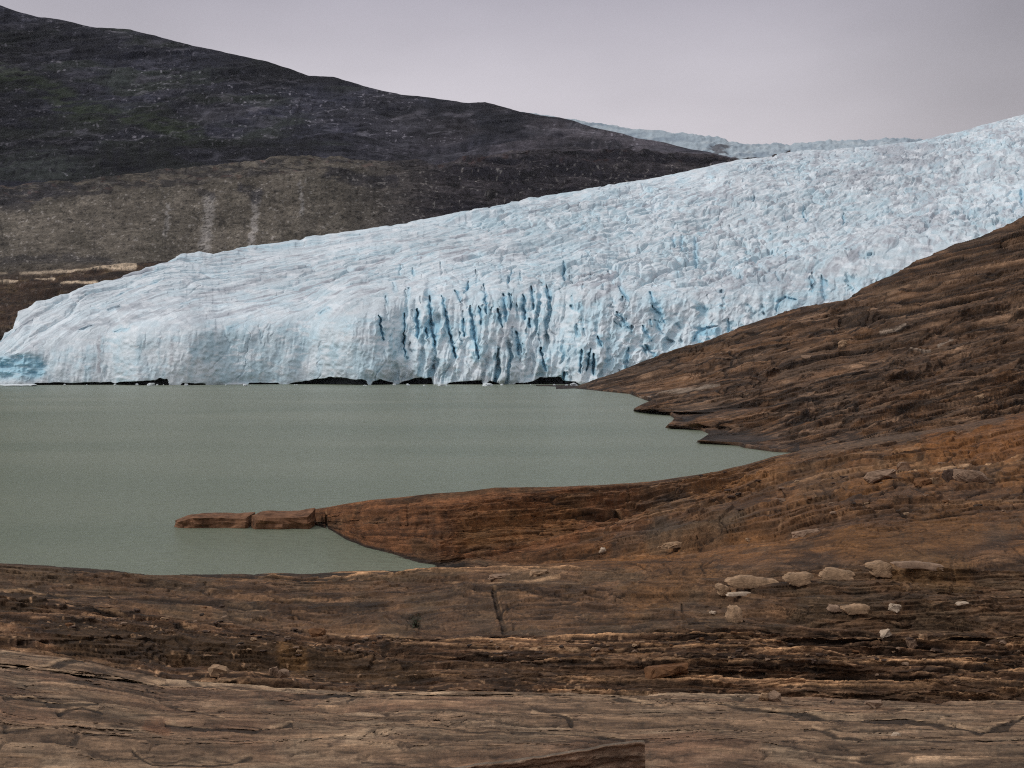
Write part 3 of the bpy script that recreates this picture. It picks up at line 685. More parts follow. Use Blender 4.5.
    rt = sstep(470, 640, PX)                                 # right-hand hillside, thoroughly bedded
    w = fbm(PX / 150, S / 40, 601, 3); w2 = fbm(PX / 45, S / 16, 605, 3)
    b = S + 5.0 * w + 1.6 * w2 - 0.030 * (PX - 512) * sstep(K4, K8, S) * rt
    L1 = vn(PX / 160 + w, b / 19, 611, .8, .25); L2 = vn(PX / 85 + 2 * w, b / 8.5, 615, .45, .25); L3 = vn(PX / 46 + 3 * w, b / 4.2, 617, .45, .3); L4 = vn(PX / 24 + 3 * w2, b / 2.1, 619, .5, .4)
    gr = fbm(PX / 4.0, S / 2.2, 621, 3); lump = fbm(PX / 70, S / 22, 623, 3); lump2 = fbm(PX / 20, S / 9, 624, 3)
    aL = 0.30 * slab + 1.0 * strata + 0.36 * face + (0.40 + 0.45 * rt) * sstep(K5, K7, S)
    r = aL * (2.2 * L1 + 2.3 * L2 + 1.7 * L3 + 0.9 * L4) + (1.2 * slab + 0.8 * face + 1.2 * pen) * lump * 1.5 + (0.7 * face + 0.9 * pen + 0.25 * slab) * lump2 * 1.3 + 0.42 * gr * (0.55 + 0.45 * (1 - slab))
    # plates of rock peeled along the bedding, with broken edges
    xl = PX / (1 + 1.3 * slab)
    h1 = fbm(xl / 230 + 0.6 * w, b / 15, 641, 4, 0.42) + .5; h2 = fbm(xl / 100 + w, b / 5.5, 643, 4, 0.42) + .5; h3 = fbm(PX / 30 + w2, b / 3.0, 645, 3) + .5
    t1 = terr(h1, 7, .07); t2 = terr(h2, 5, .10); t3 = terr(h3, 5, .16)
    a1 = 0.55 * slab + 0.7 * strata + 0.6 * face + 0.9 * sstep(K5, K7, S) * (0.6 + 0.4 * rt)
    r = r * 0.8 + a1 * (26 * (t1 - .5) * (1 + .35 * slab) + 13 * (t2 - .5) + 3.0 * (t3 - .5) * (1 - 0.5 * slab))
    xk = PX / (1 + 1.6 * slab + .5 * strata)
    ck = np.maximum(np.maximum(lines(xk / 200 + w, b / 8, 647, .06), 0.8 * lines(xk / 95 + w, b / 3.6, 649, .08)), 0.55 * lines(xk / 40 + w2, b / 2.0, 653, .10))
    ck = ck * sstep(-0.35, 0.15, fbm(PX / 60, S / 14, 657, 2))
    vj = lines(PX / 26 + 0.12 * b, b / 30, 659, .05) * sstep(0.1, 0.35, fbm(PX / 40, S / 10, 660, 2))
    bs = S + 1.6 * w + 0.7 * w2 - 0.030 * (PX - 512) * sstep(K4, K8, S) * rt
    ln1 = vn(PX / 230 + 2 * w, bs / 2.9, 681, .6, .3); ln2 = vn(PX / 120 + 2 * w, bs / 1.5, 683, .6, .4)
    shore_ = sstep(K5 - 13, K5 - 4, S) * (1 - sstep(K5 + 1, K5 + 5, S)) * (1 - sstep(560, 640, PX)) * sstep(90, 220, PX)
    lw = 0.9 * shore_ + 0.14 * face + strata * (0.35 + 0.65 * sstep(330, 460, PX)) + 0.25 * slab + 0.3 * sstep(K6, K7, S) * rt
    r = r * (1 - 0.45 * strata * sstep(380, 470, PX)) + lw * (3.4 * ln1 + 1.7 * ln2)
    vj = vj * (1 - 0.8 * slab)
    r = r - 2.0 * ck - 1.2 * vj
    # broken rubbly hollow on the left, below the bank
    rub = seg_field(PX, P, [(-40, 628), (120, 625), (230, 640), (330, 655), (420, 662)], 22)
    f12, cv = cells(PX / 7, S / 3.2, 631)
    r += rub * ((cv - 0.5) * 1.2 - 0.6 * (1 - sstep(0, .25, f12)))
    crush = strata * sstep(380, 520, PX)
    f13, cv3 = cells(PX / 13, b / 2.6, 637)
    r += crush * ((cv3 - 0.5) * 1.2 - 0.6 * (1 - sstep(0, .2, f13)))
    # cracks, ledges and joints that the photograph shows
    cr = np.zeros_like(D)
    C = [([(0, 668), (40, 664), (82, 662)], 1.6, 3), ([(45, 672), (90, 678), (120, 681), (165, 684)], 2.6, 5), ([(0, 699), (28, 697), (48, 704), (95, 703)], 1.8, 3),
         ([(0, 734), (60, 733), (112, 732)], 1.6, 3), ([(55, 711), (80, 706), (99, 711)], 1.6, 3.0), ([(163, 721), (210, 726), (250, 729), (290, 722)], 1.6, 3),
         ([(185, 682), (240, 690), (300, 700), (360, 703), (440, 706)], 1.2, 2.4), ([(140, 700), (200, 712), (222, 717)], 1.2, 2), ([(130, 752), (150, 763), (200, 766), (230, 764)], 1.5, 3),
         ([(215, 759), (232, 761), (250, 757)], 1.8, 2.0), ([(220, 690), (275, 695), (300, 693)], 1.2, 2), ([(533, 715), (550, 717), (566, 722), (572, 726)], 2.6, 4),
         ([(420, 731), (470, 735), (520, 733), (600, 737), (650, 742)], 1.2, 2), ([(600, 738), (625, 741)], 2.6, 3), ([(580, 697), (610, 704), (655, 709)], 1.5, 3),
         ([(345, 705), (375, 700), (385, 702)], 1.1, 2), ([(720, 708), (760, 713), (800, 719), (840, 725), (870, 727)], 2.2, 4), ([(865, 727), (910, 727), (960, 732), (985, 735), (1010, 731), (1030, 723)], 2.2, 5),
         ([(815, 731), (845, 738), (865, 741)], 1.6, 2.5), ([(690, 747), (760, 744), (800, 748)], 1.2, 2), ([(870, 742), (960, 745), (1030, 741)], 1.0, 2),
         ([(494, 598), (497, 606), (502, 617), (504, 627)], 3.4, 3.2), ([(507, 604), (512, 614), (514, 626)], 2.0, 0.8), ([(955, 556), (953, 566), (956, 575), (953, 584), (954, 592)], 2.4, 0.9),
         ([(683, 601), (684, 612)], 1.4, 2.5), ([(305, 509), (306, 526)], 2.2, 6), ([(360, 505), (355, 514), (358, 524), (354, 533), (357, 541)], 3.4, 0.9), ([(408, 499), (407, 508), (409, 518)], 1.8, 0.6),
         ([(430, 494), (427, 508), (430, 516), (427, 530)], 2.2, 0.5), ([(418, 520), (415, 530), (417, 540)], 2.2, 0.45), ([(326, 512), (327, 522)], 1.4, 3), ([(627, 489), (629, 494), (628, 501)], 1.7, 1.2), ([(616, 508), (624, 512), (618, 518)], 2.6, 3),
         ([(545, 510), (542, 520), (544, 530)], 1.6, 0.4), ([(290, 626), (345, 633), (400, 634), (480, 636)], 1.4, 3), ([(720, 640), (820, 642), (920, 640), (1030, 637)], 1.4, 3),
         ([(40, 600), (100, 612), (160, 625), (215, 640)], 1.4, 2.5), ([(0, 590), (80, 596), (125, 601)], 1.3, 2.5)]
    rs = random.Random(21)
    for k in range(60):     # hairline joints along the bedding of the near slab and strata
        cx, cy = rs.uniform(0, 1024), rs.uniform(592, 766); L = rs.uniform(12, 70); sl = rs.gauss(0.02, 0.05)
        C.append(([(cx - L, cy - sl * L), (cx - L * .3, cy - sl * L * .3 + rs.uniform(-1.5, 1.5)), (cx + L * .4, cy + sl * L * .4 + rs.uniform(-1.5, 1.5)), (cx + L, cy + sl * L)], rs.uniform(0.7, 1.2), rs.uniform(0.8, 2.2)))
    for pts, wd, dp in C:
        cr = np.maximum(cr, dp * seg_field(PX + 1.2 * w2, P + 0.9 * lump2, pts, wd))
    nowater = sstep(-0.6, 0.15, Z)
    r = np.where(Z < -0.5, 0, r) * sstep(-0.7, 0.3, Z)
    edgefix = (1 - 0.9 * sstep(K8 - 30, K8 - 5, S))
    bank = 1 - 0.75 * seg_field(PX, S, [(-900, K5), (470, K5)], 7)
    r = r * edgefix * bank
    Z2 = Z + (r - 0.9 * cr * nowater) * sc_ * np.clip(S / 12, 0, 1)
    D2_ = D - ((1.9 * slab + 0.34 * strata + 0.30 * face + (0.12 + 0.30 * rt) * sstep(K5, K7, S)) * (26 * (t1 - .5) + 13 * (t2 - .5)) + aL * (1.3 * L1 + 1.6 * L2 + 1.2 * L3 + 0.5 * L4) + 0.8 * lump2 * (pen + face) - 1.3 * cr) * sc_ * 1.6 * nowater * edgefix * bank * np.clip(S / 12, 0, 1)
    fl = lut(PX, [(400, -3), (418, -0.8), (436, 0.02), (450, 0.22), (480, .6)]) + 0.12 * gr
    Z2 = np.where((PX > 400) & (S > K5 - 2) & (S < K7 + 2), np.maximum(Z2, fl), Z2)
    # --- rock colours
    n1 = fbm(PX / 120, S / 18, 651, 4); n2 = fbm(PX / 60, b / 3.4, 655, 4); n3 = fbm(PX / 24, b / 1.5, 657, 4); n4 = fbm(PX / 30, S / 12, 659, 4)
    base = np.zeros(D.shape + (3,))
    c_slab = mix(base + np.array([0.126, 0.090, 0.066]), [0.150, 0.118, 0.092], sstep(-0.2, 0.5, n2))
    c_slab = mix(c_slab, [0.105, 0.063, 0.045], 0.7 * sstep(0.05, 0.5, n1)); c_slab = mix(c_slab, [0.070, 0.050, 0.040], 0.7 * sstep(0.08, 0.5, n3))
    c_str = mix(base + np.array([0.060, 0.040, 0.029]), [0.10, 0.066, 0.046], sstep(-0.1, 0.4, n2)); c_str = mix(c_str, [0.032, 0.024, 0.020], 0.8 * sstep(-0.05, 0.4, n3))
    c_str = mix(c_str, [0.19, 0.14, 0.105], 0.7 * sstep(0.2, 0.55, fbm(PX / 40, b / 1.3, 661, 3)))
    c_face = mix(base + np.array([0.086, 0.060, 0.043]), [0.070, 0.056, 0.044], sstep(-0.2, 0.3, n4)); c_face = mix(c_face, [0.052, 0.037, 0.029], 0.6 * sstep(0, 0.5, n2))
    c_hill = mix(base + np.array([0.083, 0.052, 0.032]), [0.115, 0.066, 0.030], sstep(-0.2, 0.35, n1)); c_hill = mix(c_hill, [0.045, 0.032, 0.025], 0.75 * sstep(0.0, 0.45, n2))
    c_hill = mix(c_hill, [0.070, 0.056, 0.046], 0.55 * sstep(0.05, 0.4, n4))
    c_pen = mix(base + np.array([0.118, 0.064, 0.036]), [0.085, 0.055, 0.036], sstep(-0.1, 0.5, n4)); c_pen = mix(c_pen, [0.055, 0.035, 0.026], 0.6 * sstep(0.1, 0.5, n2 + 0.4 * fbm(PX / 6, S / 20, 663, 3)))
    c_pen = mix(c_pen, c_hill, sstep(560, 700, PX + 30 * n1))
    col = c_slab * slab[..., None] + (1 - slab[..., None]) * c_str
    fz = sstep(K4 - 3, K4 + 3, S + 2 * n4); col = mix(col, 0, 0 * fz) * (1 - fz[..., None]) + c_face * fz[..., None]
    hz = sstep(K5 - 4, K5 + 8, S + 6 * n4) * rt; col = col * (1 - hz[..., None]) + c_hill * hz[..., None]
    pz = sstep(K6, K7 + 2, S); col = col * (1 - pz[..., None]) + c_pen * pz[..., None]
    col = mix(col, [0.27, 0.195, 0.135], 0.85 * lw * sstep(0.25, 0.8, 0.6 * ln1 + 0.5 * ln2)); col = mix(col, [0.020, 0.015, 0.012], 0.85 * lw * sstep(0.15, 0.65, -0.6 * ln1 - 0.5 * ln2))
    plate = vn(np.floor(h1 * 8) * 5.3 + 3 * w, 0 * PX, 664); plate2 = vn(np.floor(h2 * 6) * 7.7, 0 * PX + 2, 665)
    col = col * (1 + 0.26 * plate + 0.22 * plate2)[..., None]
    # iron-stained and grey zones
    for pts, wd, c, a in (([(940, 445), (1030, 432)], 26, [0.128, 0.066, 0.027], .75), ([(780, 470), (700, 490)], 16, [0.125, 0.07, 0.028], .6), ([(960, 530), (860, 540)], 34, [0.115, 0.066, 0.026], .6),
                          ([(560, 520), (470, 530)], 26, [0.12, 0.072, 0.032], .5), ([(900, 570), (960, 575)], 24, [0.115, 0.075, 0.034], .5), ([(640, 600), (700, 570)], 24, [0.115, 0.068, 0.03], .5),
                          ([(655, 540), (740, 520)], 12, [0.075, 0.068, 0.060], .7), ([(620, 545), (680, 530)], 8, [0.05, 0.045, 0.045], .6), ([(60, 640), (180, 650), (330, 668), (420, 670)], 18, [0.050, 0.036, 0.022], .75),
                          ([(30, 610), (0, 612)], 16, [0.045, 0.036, 0.025], .6), ([(280, 655), (300, 662)], 9, [0.12, 0.075, 0.03], .5), ([(460, 670), (600, 668), (680, 690)], 14, [0.055, 0.040, 0.030], .6),
                          ([(860, 690), (1030, 690)], 14, [0.062, 0.044, 0.031], .5), ([(820, 520), (900, 515)], 12, [0.050, 0.036, 0.030], .5), ([(148, 722), (165, 726)], 9, [0.12, 0.06, 0.035], .6),
                          ([(800, 452), (900, 437), (1000, 420)], 5, [0.075, 0.065, 0.062], .6)):
        col = mix(col, c, a * seg_field(PX + 12 * n1, P + 5 * n4, pts, wd))
    for pts, wd in (([(0, 652), (80, 655)], 1.6), ([(165, 681), (350, 690), (520, 692), (690, 695), (775, 699), (1024, 705)], 1.5), ([(240, 578), (300, 580), (318, 579)], 1.5), ([(300, 583), (345, 580)], 1.2),
                    ([(860, 655), (900, 650), (1000, 648)], 1.0), ([(530, 650), (600, 651), (690, 648)], 1.0), ([(880, 470), (960, 462), (1024, 455)], 1.6), ([(440, 577), (500, 578), (560, 574)], 1.2)):
        col = mix(col, [0.25, 0.20, 0.155], 0.6 * seg_field(PX, P + 0.8 * lump2, pts, wd) * sstep(-0.5, 0.1, n4))
    for pts, wd, dp in C[:44]:
        col = mix(col, [0.24, 0.185, 0.135], min(0.5, 0.16 * dp) * seg_field(PX + 1.2 * w2, P + 0.9 * lump2 + 1.1 * wd, pts, wd * 0.8) * sstep(-.5, .2, n3))
    flk = sstep(0.50, 0.75, fbm(PX / 5.5, b / 1.5, 671, 2)); col = mix(col, [0.26, 0.20, 0.155], 0.6 * flk * (0.25 * slab + strata + 0.35 * (1 - slab) * (1 - strata)))
    lich = sstep(0.35, 0.7, fbm(PX / 7, S / 5, 673, 3)); col = mix(col, [0.055, 0.045, 0.036], 0.4 * lich)
    col = mix(col, [0.018, 0.013, 0.010], 0.72 * np.clip(ck + .6 * vj, 0, 1)); col = mix(col, [0.012, 0.009, 0.007], 0.7 * np.clip(cr / 2.5, 0, 1))
    col = col * mix(np.array([1.38, 1.05, 0.71]) + 0 * col, [1.52, 1.30, 1.0], slab) * grain(PX, P, 675, 0.05)
    col = punch(col, 0.086, 0.40, 0.95)
    wet = (1 - sstep(0.12, 0.42, Z2 + 0.1 * n3)) * (Z2 > -1); col = mix(col, [0.022, 0.018, 0.015], 0.85 * wet)
    X2 = (PX - 512) / F * D2_
    o = grid_mesh('bedrock', X2, D2_, Z2, col, M_ROCK)
    tag(o, 'layered brown bedrock filling the near shore and peninsula', 'bedrock', kind='structure')
    return PX, P, X2, D2_, Z2
BED = build_bedrock()

# picture row -> nearest visible surface point, used to stand the stones on the rock
def make_lookup(parts):
    X = np.concatenate([p[2].ravel() for p in parts]); Y = np.concatenate([p[3].ravel() for p in parts]); Z = np.concatenate([p[4].ravel() for p in parts])
    m = Y > 4
    X, Y, Z = X[m], Y[m], Z[m]
    qx, qy = project(X, Y, Z)
    zb = {}
    ix = (qx / 2).astype(int); iy = (qy / 2).astype(int)
    ok = (ix >= -5) & (ix < 520) & (iy >= 0) & (iy < 400)
    order = np.argsort(-Y[ok])
    buf = np.full((400, 530), -1, np.int64)
    idx = np.nonzero(ok)[0][order]
    buf[iy[idx], ix[idx] + 5] = idx       # nearest wins (written last)
    def at(px, py):
        for r in range(0, 6):
            for dy in range(-r, r + 1):
                j = buf[min(399, max(0, int(py / 2) + dy)), int(px / 2) + 5]
                if j >= 0: return Vector((float(X[j]), float(Y[j]), float(Z[j])))
        return None
    return at
AT = make_lookup([BED, SLOPE])

# ------------------------------------------------------------------ water and lake bed
def build_water():
    m, nt, b = new_mat('milky_water'); L = nt.links.new
    tc = node(nt, 'ShaderNodeTexCoord')
    mp = node(nt, 'ShaderNodeMapping'); mp.inputs['Scale'].default_value = (0.4, 1.3, 1); mp.inputs['Rotation'].default_value = (0, 0, 0.18)
    L(tc.outputs['Object'], mp.inputs['Vector'])
    n1 = node(nt, 'ShaderNodeTexNoise'); n1.inputs['Scale'].default_value = 0.7; n1.inputs['Detail'].default_value = 6; n1.inputs['Roughness'].default_value = 0.6
    L(mp.outputs[0], n1.inputs['Vector'])
    n2 = node(nt, 'ShaderNodeTexNoise'); n2.inputs['Scale'].default_value = 0.012; n2.inputs['Detail'].default_value = 3
    mp2 = node(nt, 'ShaderNodeMapping'); mp2.inputs['Scale'].default_value = (0.6, 1.5, 1); L(tc.outputs['Object'], mp2.inputs['Vector']); L(mp2.outputs[0], n2.inputs['Vector'])
    cr = node(nt, 'ShaderNodeValToRGB'); e = cr.color_ramp.elements
    e[0].position = 0.35; e[0].color = (0.152, 0.178, 0.127, 1); e[1].position = 0.65; e[1].color = (0.190, 0.212, 0.155, 1)
    L(n2.outputs['Fac'], cr.inputs[0]); L(cr.outputs[0], b.inputs['Base Color'])
    b.inputs['Roughness'].default_value = 0.3; b.inputs['IOR'].default_value = 1.33; b.inputs['Specular IOR Level'].default_value = 0.2
    bp = node(nt, 'ShaderNodeBump'); bp.inputs['Strength'].default_value = 1.0; bp.inputs['Distance'].default_value = 0.8
    L(n1.outputs['Fac'], bp.inputs['Height']); L(bp.outputs[0], b.inputs['Normal'])
    xs = np.array([-6000, -2500, -1200, -600, -300, -100, 0, 100, 300, 600, 1200, 2500, 6000.0]); ys = np.array([-2000, 0, 60, 100, 200, 400, 700, 900, 1000.0])
    X, Y = np.meshgrid(xs, ys)
    o = grid_mesh('lake_water', X, Y, 0 * X, None, m)
    tag(o, 'milky grey-green lake water', 'lake', kind='structure')
    gm = stone_mat('ground_rock', (0.07, 0.055, 0.045), 0.4, 0.02)
    xs = np.linspace(-14000, 14000, 15); ys = np.linspace(-6000, 16000, 12)
    X, Y = np.meshgrid(xs, ys)
    o = grid_mesh('ground', X, Y, 0 * X - 12.0, None, gm)
    tag(o, 'bedrock floor under the lake', 'ground', kind='structure')
build_water()

# ------------------------------------------------------------------ loose stones
def rock_mesh(name, sx, sy, sz, mat, seed, angular=True, sub=2):
    """irregular boulder, base at z = 0: hull of scattered points, chamfered and roughened"""
    rg = random.Random(seed)
    bm = bmesh.new()
    pts = []
    for i in range(26):
        a = rg.uniform(0, math.tau); h = rg.random() ** 0.7
        ca, sa = math.cos(a), math.sin(a)
        q = (abs(ca) ** 2.2 + abs(sa) ** 2.2) ** -0.4545          # squarish plan
        rr = (1 - 0.22 * h ** 3) * rg.uniform(0.80, 1.0) * q
        pts.append((ca * rr * 0.46, sa * rr * 0.46, h))
    for p in pts: bm.verts.new(p)
    res = bmesh.ops.convex_hull(bm, input=bm.verts)
    junk = [e for e in res['geom_interior'] if isinstance(e, bmesh.types.BMVert)]
    if junk: bmesh.ops.delete(bm, geom=junk, context='VERTS')
    loose = [v for v in bm.verts if not v.link_faces]
    if loose: bmesh.ops.delete(bm, geom=loose, context='VERTS')
    bmesh.ops.bevel(bm, geom=bm.edges[:], offset=0.025, segments=1, affect='EDGES', clamp_overlap=True)
    bmesh.ops.triangulate(bm, faces=bm.faces[:])
    bmesh.ops.subdivide_edges(bm, edges=bm.edges[:], cuts=sub)
    co = np.array([v.co[:] for v in bm.verts])
    n = 0.15 * fbm(co[:, 0] * 4 + co[:, 2] * 2 + seed, co[:, 1] * 4 - co[:, 2] * 3, seed, 3)
    for v, d in zip(bm.verts, n):
        v.co += Vector((v.co.x, v.co.y, v.co.z - 0.5)).normalized() * float(d)
        v.co = Vector((v.co.x * sx, v.co.y * sy, v.co.z * sz))
    me = bpy.data.meshes.new(name); bm.to_mesh(me); bm.free()
    me.materials.append(mat)
    return me

def stone(name, px, py, wpx, hpx, mat, label, cat, seed, group=None, deep=0.8, rot=0.0, tilt=0.0, sink=0.25):
    """px, py = middle of the stone's foot in the picture"""
    p = AT(px, py)
    s = p.y / F
    big_ = 1.25 if name in ('flat_rock', 'boulder') else 1.0
    sx, sz = wpx * s * big_, hpx * s * 1.1 * big_
    me = rock_mesh(name, sx, sx * deep, sz, mat, seed)
    o = bpy.data.objects.new(name, me); COL.objects.link(o)
    o.location = p + Vector((0, 0.15 * sx, -sz * sink)); o.rotation_euler = (0.0, tilt, rot)
    return tag(o, label, cat, group)

def quartz(px, py, wpx, hpx, mat, label, seed, tilt):
    """a block of pale vein rock set in the rock face: uneven outline, low domed front, sides running back into the rock"""
    p = AT(px, py); s = p.y / F; rg = random.Random(seed)
    bm = bmesh.new(); NA, NR = 40, 7
    w_, h_ = wpx * s * .46, hpx * s * .41
    rim = []
    for a in range(NA):
        t = math.tau * a / NA; ca, sa = math.cos(t), math.sin(t)
        q = (abs(ca) ** 3.4 + abs(sa) ** 3.4) ** (-1 / 3.4) * (1 if a % 4 else .97)
        rim.append((ca * q, sa * q))
    ph = [rg.uniform(0, 6.28) for _ in range(4)]
    def pt(rx, rz, dep):
        x = rx * w_; z = rz * h_ + h_ + math.tan(-tilt) * rx * w_ * -1
        return (x, 0.9 * (z - h_) * .5 + dep, z)
    rings = []
    for r_ in range(NR + 2):
        k = min(1.0, (r_ + 1) / NR) if r_ < NR else 1.03
        ring = []
        for a, (rx, rz) in enumerate(rim):
            t = math.tau * a / NA
            wob = 1 + 0.12 * math.sin(2 * t + ph[0]) + 0.08 * math.sin(3 * t + ph[1]) + 0.07 * math.copysign(1, math.sin(5 * t + ph[2])) + 0.05 * rg.uniform(-1, 1)
            if r_ < NR: dep = -0.22 * h_ * (1 - k ** 3) - 0.05 * h_ * rg.uniform(0, 1)
            else: dep = 0.9 * h_ + .25 if r_ == NR + 1 else 0.08 * h_
            ring.append(bm.verts.new(pt(rx * k * wob, rz * k * wob, dep)))
        rings.append(ring)
    c = bm.verts.new(pt(0, 0, -0.24 * h_))
    for a in range(NA):
        b2 = (a + 1) % NA; bm.faces.new((c, rings[0][a], rings[0][b2]))
        for r_ in range(NR + 1): bm.faces.new((rings[r_][a], rings[r_ + 1][a], rings[r_ + 1][b2], rings[r_][b2]))
    bmesh.ops.recalc_face_normals(bm, faces=bm.faces[:])
    me = bpy.data.meshes.new('quartz_block'); bm.to_mesh(me); bm.free(); me.materials.append(mat)
    o = bpy.data.objects.new('quartz_block', me); COL.objects.link(o)
    o.location = p + Vector((0, -0.12 * h_ - .03, -0.15 * h_)); o.rotation_euler = (0, 0, rg.uniform(-.15, .15))
    return tag(o, label, 'quartz block', 'pale quartz blocks in the rock face')

big = [
 ('quartz_block', 753, 587, 50, 13, S_PALE, 'long pale quartz block with a blunt right end, largest in the rock face', 0.5, -0.08),
 ('quartz_block', 722, 595, 13, 11, S_PALE, 'small pointed pale block at the left tip of the quartz row', 0.8, 0),
 ('quartz_block', 741, 594, 26, 4, S_WHITE, 'thin white sliver just below the longest quartz block', 0.5, 0),
 ('quartz_block', 734, 621, 15, 17, S_PALE, 'upright wedge-shaped pale block below the left end of the quartz row', 0.7, 0),
 ('quartz_block', 799, 582, 28, 13, S_PALE, 'rounded pale block second in the quartz row, tapering to its right', 0.6, -0.05),
 ('quartz_block', 836, 578, 36, 12, S_PALE, 'low pale block between the rounded block and the square one', 0.6, -0.06),
 ('quartz_block', 881, 577, 25, 15, S_PALE, 'squarish pale block standing fourth in the quartz row', 0.7, 0),
 ('quartz_block', 918, 569, 46, 8, S_TAN, 'long dull streak-like block at the right end of the quartz row', 0.4, -0.06),
 ('quartz_block', 856, 613, 25, 10, S_PALE, 'lone tan block lying below the middle of the quartz row', 0.7, 0),
 ('quartz_block', 834, 611, 12, 7, S_TAN, 'small dull stone beside the lone tan block', 0.8, 0),
 ('white_stone', 895, 608, 18, 8, S_WHITE, 'bright white flat stone right of the lone tan block', 0.8, 0),
 ('white_stone', 963, 605, 16, 4, S_WHITE, 'thin white stone under the vertical joint at the right', 0.8, 0),
 ('white_stone', 886, 636, 16, 8, S_WHITE, 'slanting white stone on the edge above the dark strata', 0.7, -0.45),
 ('white_stone', 712, 613, 9, 4, S_WHITE, 'tiny white stone left of the upright wedge-shaped block', 0.8, 0),
 ('white_stone', 605, 551, 11, 6, S_WHITE, 'small white stone on the orange slope behind the bay', 0.8, 0),
 ('flat_rock', 882, 479, 34, 10, S_TAN, 'large flat tan boulder on the crest below the orange cliff', 0.6, -0.12),
 ('flat_rock', 904, 468, 13, 8, S_TAN, 'small rounded boulder behind the large flat tan boulder', 0.8, 0),
 ('flat_rock', 922, 484, 16, 8, S_RUST, 'reddish cracked boulder between the two large crest boulders', 0.8, 0),
 ('flat_rock', 935, 482, 11, 7, S_PALE, 'small pale boulder touching the reddish cracked one', 0.8, 0),
 ('flat_rock', 968, 481, 34, 14, S_TAN, 'big peaked tan boulder furthest right on the crest', 0.6, 0.1),
 ('flat_rock', 950, 479, 16, 12, S_BROWN, 'dark brown boulder leaning on the peaked tan boulder', 0.7, 0),
 ('flat_rock', 671, 676, 42, 13, S_RUST, 'orange-brown flat rock overhanging the dark strata', 0.6, -0.1),
 ('flat_rock', 538, 575, 20, 6, S_PALE, 'pale flat rock at the head of the small bay', 0.6, 0),
 ('flat_rock', 500, 577, 24, 4, S_TAN, 'thin tan slab lying left of the pale rock by the bay', 0.5, 0),
 ('boulder', 216, 675, 21, 9, S_PALE, 'rounded pale boulder alone in the dark hollow at the left', 0.8, 0),
 ('boulder', 272, 675, 10, 9, S_TAN, 'left one of the small boulders clustered by the yellowish patch', 0.8, 0),
 ('boulder', 283, 676, 12, 8, S_TAN, 'right one of the small boulders clustered by the yellowish patch', 0.8, 0),
 ('boulder', 775, 700, 14, 10, S_TAN, 'tan boulder at the slab edge, bigger of a pair', 0.8, 0),
 ('boulder', 764, 700, 9, 8, S_PALE, 'pale boulder at the slab edge, smaller of a pair', 0.8, 0),
 ('boulder', 875, 706, 18, 7, S_TAN, 'low oval boulder on the slab edge at the right', 0.7, 0),
 ('white_stone', 897, 735, 11, 5, S_WHITE, 'white pebble in the long crack of the near slab', 0.8, 0),
 ('boulder', 910, 644, 12, 8, S_TAN, 'tan boulder right of the slanting white stone', 0.8, 0),
 ('boulder', 922, 641, 9, 7, S_PALE, 'small pale boulder right of the slanting white stone', 0.8, 0),
 ('boulder', 316, 635, 16, 8, S_RUST, 'reddish boulder above the dark hollow at the left', 0.8, 0),
 ('hill_stone', 845, 344, 16, 6, S_PALE, 'pale slab high on the right-hand slope, upper one of two', 0.6, -0.1),
 ('hill_stone', 807, 357, 16, 6, S_TAN, 'tan slab high on the right-hand slope, lower one of two', 0.6, -0.1),
 ('hill_stone', 980, 399, 13, 6, S_PALE, 'pale slab low on the right-hand slope above the orange cliff', 0.6, -0.3),
 ('white_stone', 748, 380 + 160, 10, 4, S_PALE, 'pale flake on the grey patch of the middle slope', 0.8, 0),
 ('flat_rock', 680, 545, 36, 4, S_PALE, 'long pale flake lying along the grey patch of the slope', 0.4, -0.05),
 ('flat_rock', 806, 533, 26, 5, S_TAN, 'pinkish flat rock on the rusty slope above the quartz row', 0.5, -0.1),
 ('flat_rock', 780, 500, 12, 5, S_TAN, 'small pinkish rock on the rusty slope near the cove', 0.6, 0),
]
for i, (nm, px, py, w_, h_, mt, lb, dp, tl) in enumerate(big):
    cat = {'quartz_block': 'quartz block', 'white_stone': 'stone', 'flat_rock': 'rock', 'boulder': 'boulder', 'hill_stone': 'rock'}[nm]
    grp = {'quartz_block': 'pale quartz blocks in the rock face', 'white_stone': 'white stones on the bedrock', 'flat_rock': 'flat rocks on the slopes', 'boulder': 'boulders on the near shore', 'hill_stone': 'pale slabs on the far slope'}[nm]
    if nm == 'quartz_block': quartz(px, py, w_, h_, mt, lb, 100 + i, tl)
    else: stone(nm, px, py, w_, h_, mt, lb, cat, 140 + i, grp, dp, 0.0, tl, 0.5 if h_ < 7 else 0.32)

# small broken stones along the strata: one built, the rest copied
def stone_row(spec, protos, group, label):
    rs = random.Random(77 + len(label))
    for k, (px, py) in enumerate(spec):
        p = AT(px, py)
        if p is None or p.y > 150: continue
        s = p.y / F
        o = protos[k % len(protos)].copy(); COL.objects.link(o)
        w_ = rs.uniform(2.5, 6.5) * s
        o.scale = (w_ * rs.uniform(1.0, 2.1), w_ * rs.uniform(0.7, 1.1), w_ * rs.uniform(0.35, 0.6))
        o.rotation_euler = (rs.uniform(-.12, .12), rs.uniform(-.15, .15), rs.choice((0, 3.14)) + rs.uniform(-.5, .5))
        o.location = p - Vector((0, 0, 0.12 * w_))
        tag(o, label, 'stone', group)
rs = random.Random(3)
proto_a = []
for i, mt in enumerate((S_TAN, S_BROWN, S_PALE, S_RUST, S_TAN, S_BROWN, S_DARK)):
    me = rock_mesh('broken_stone', 1, 1, 1, mt, 300 + i, sub=1)
    proto_a.append(bpy.data.objects.new('broken_stone', me))
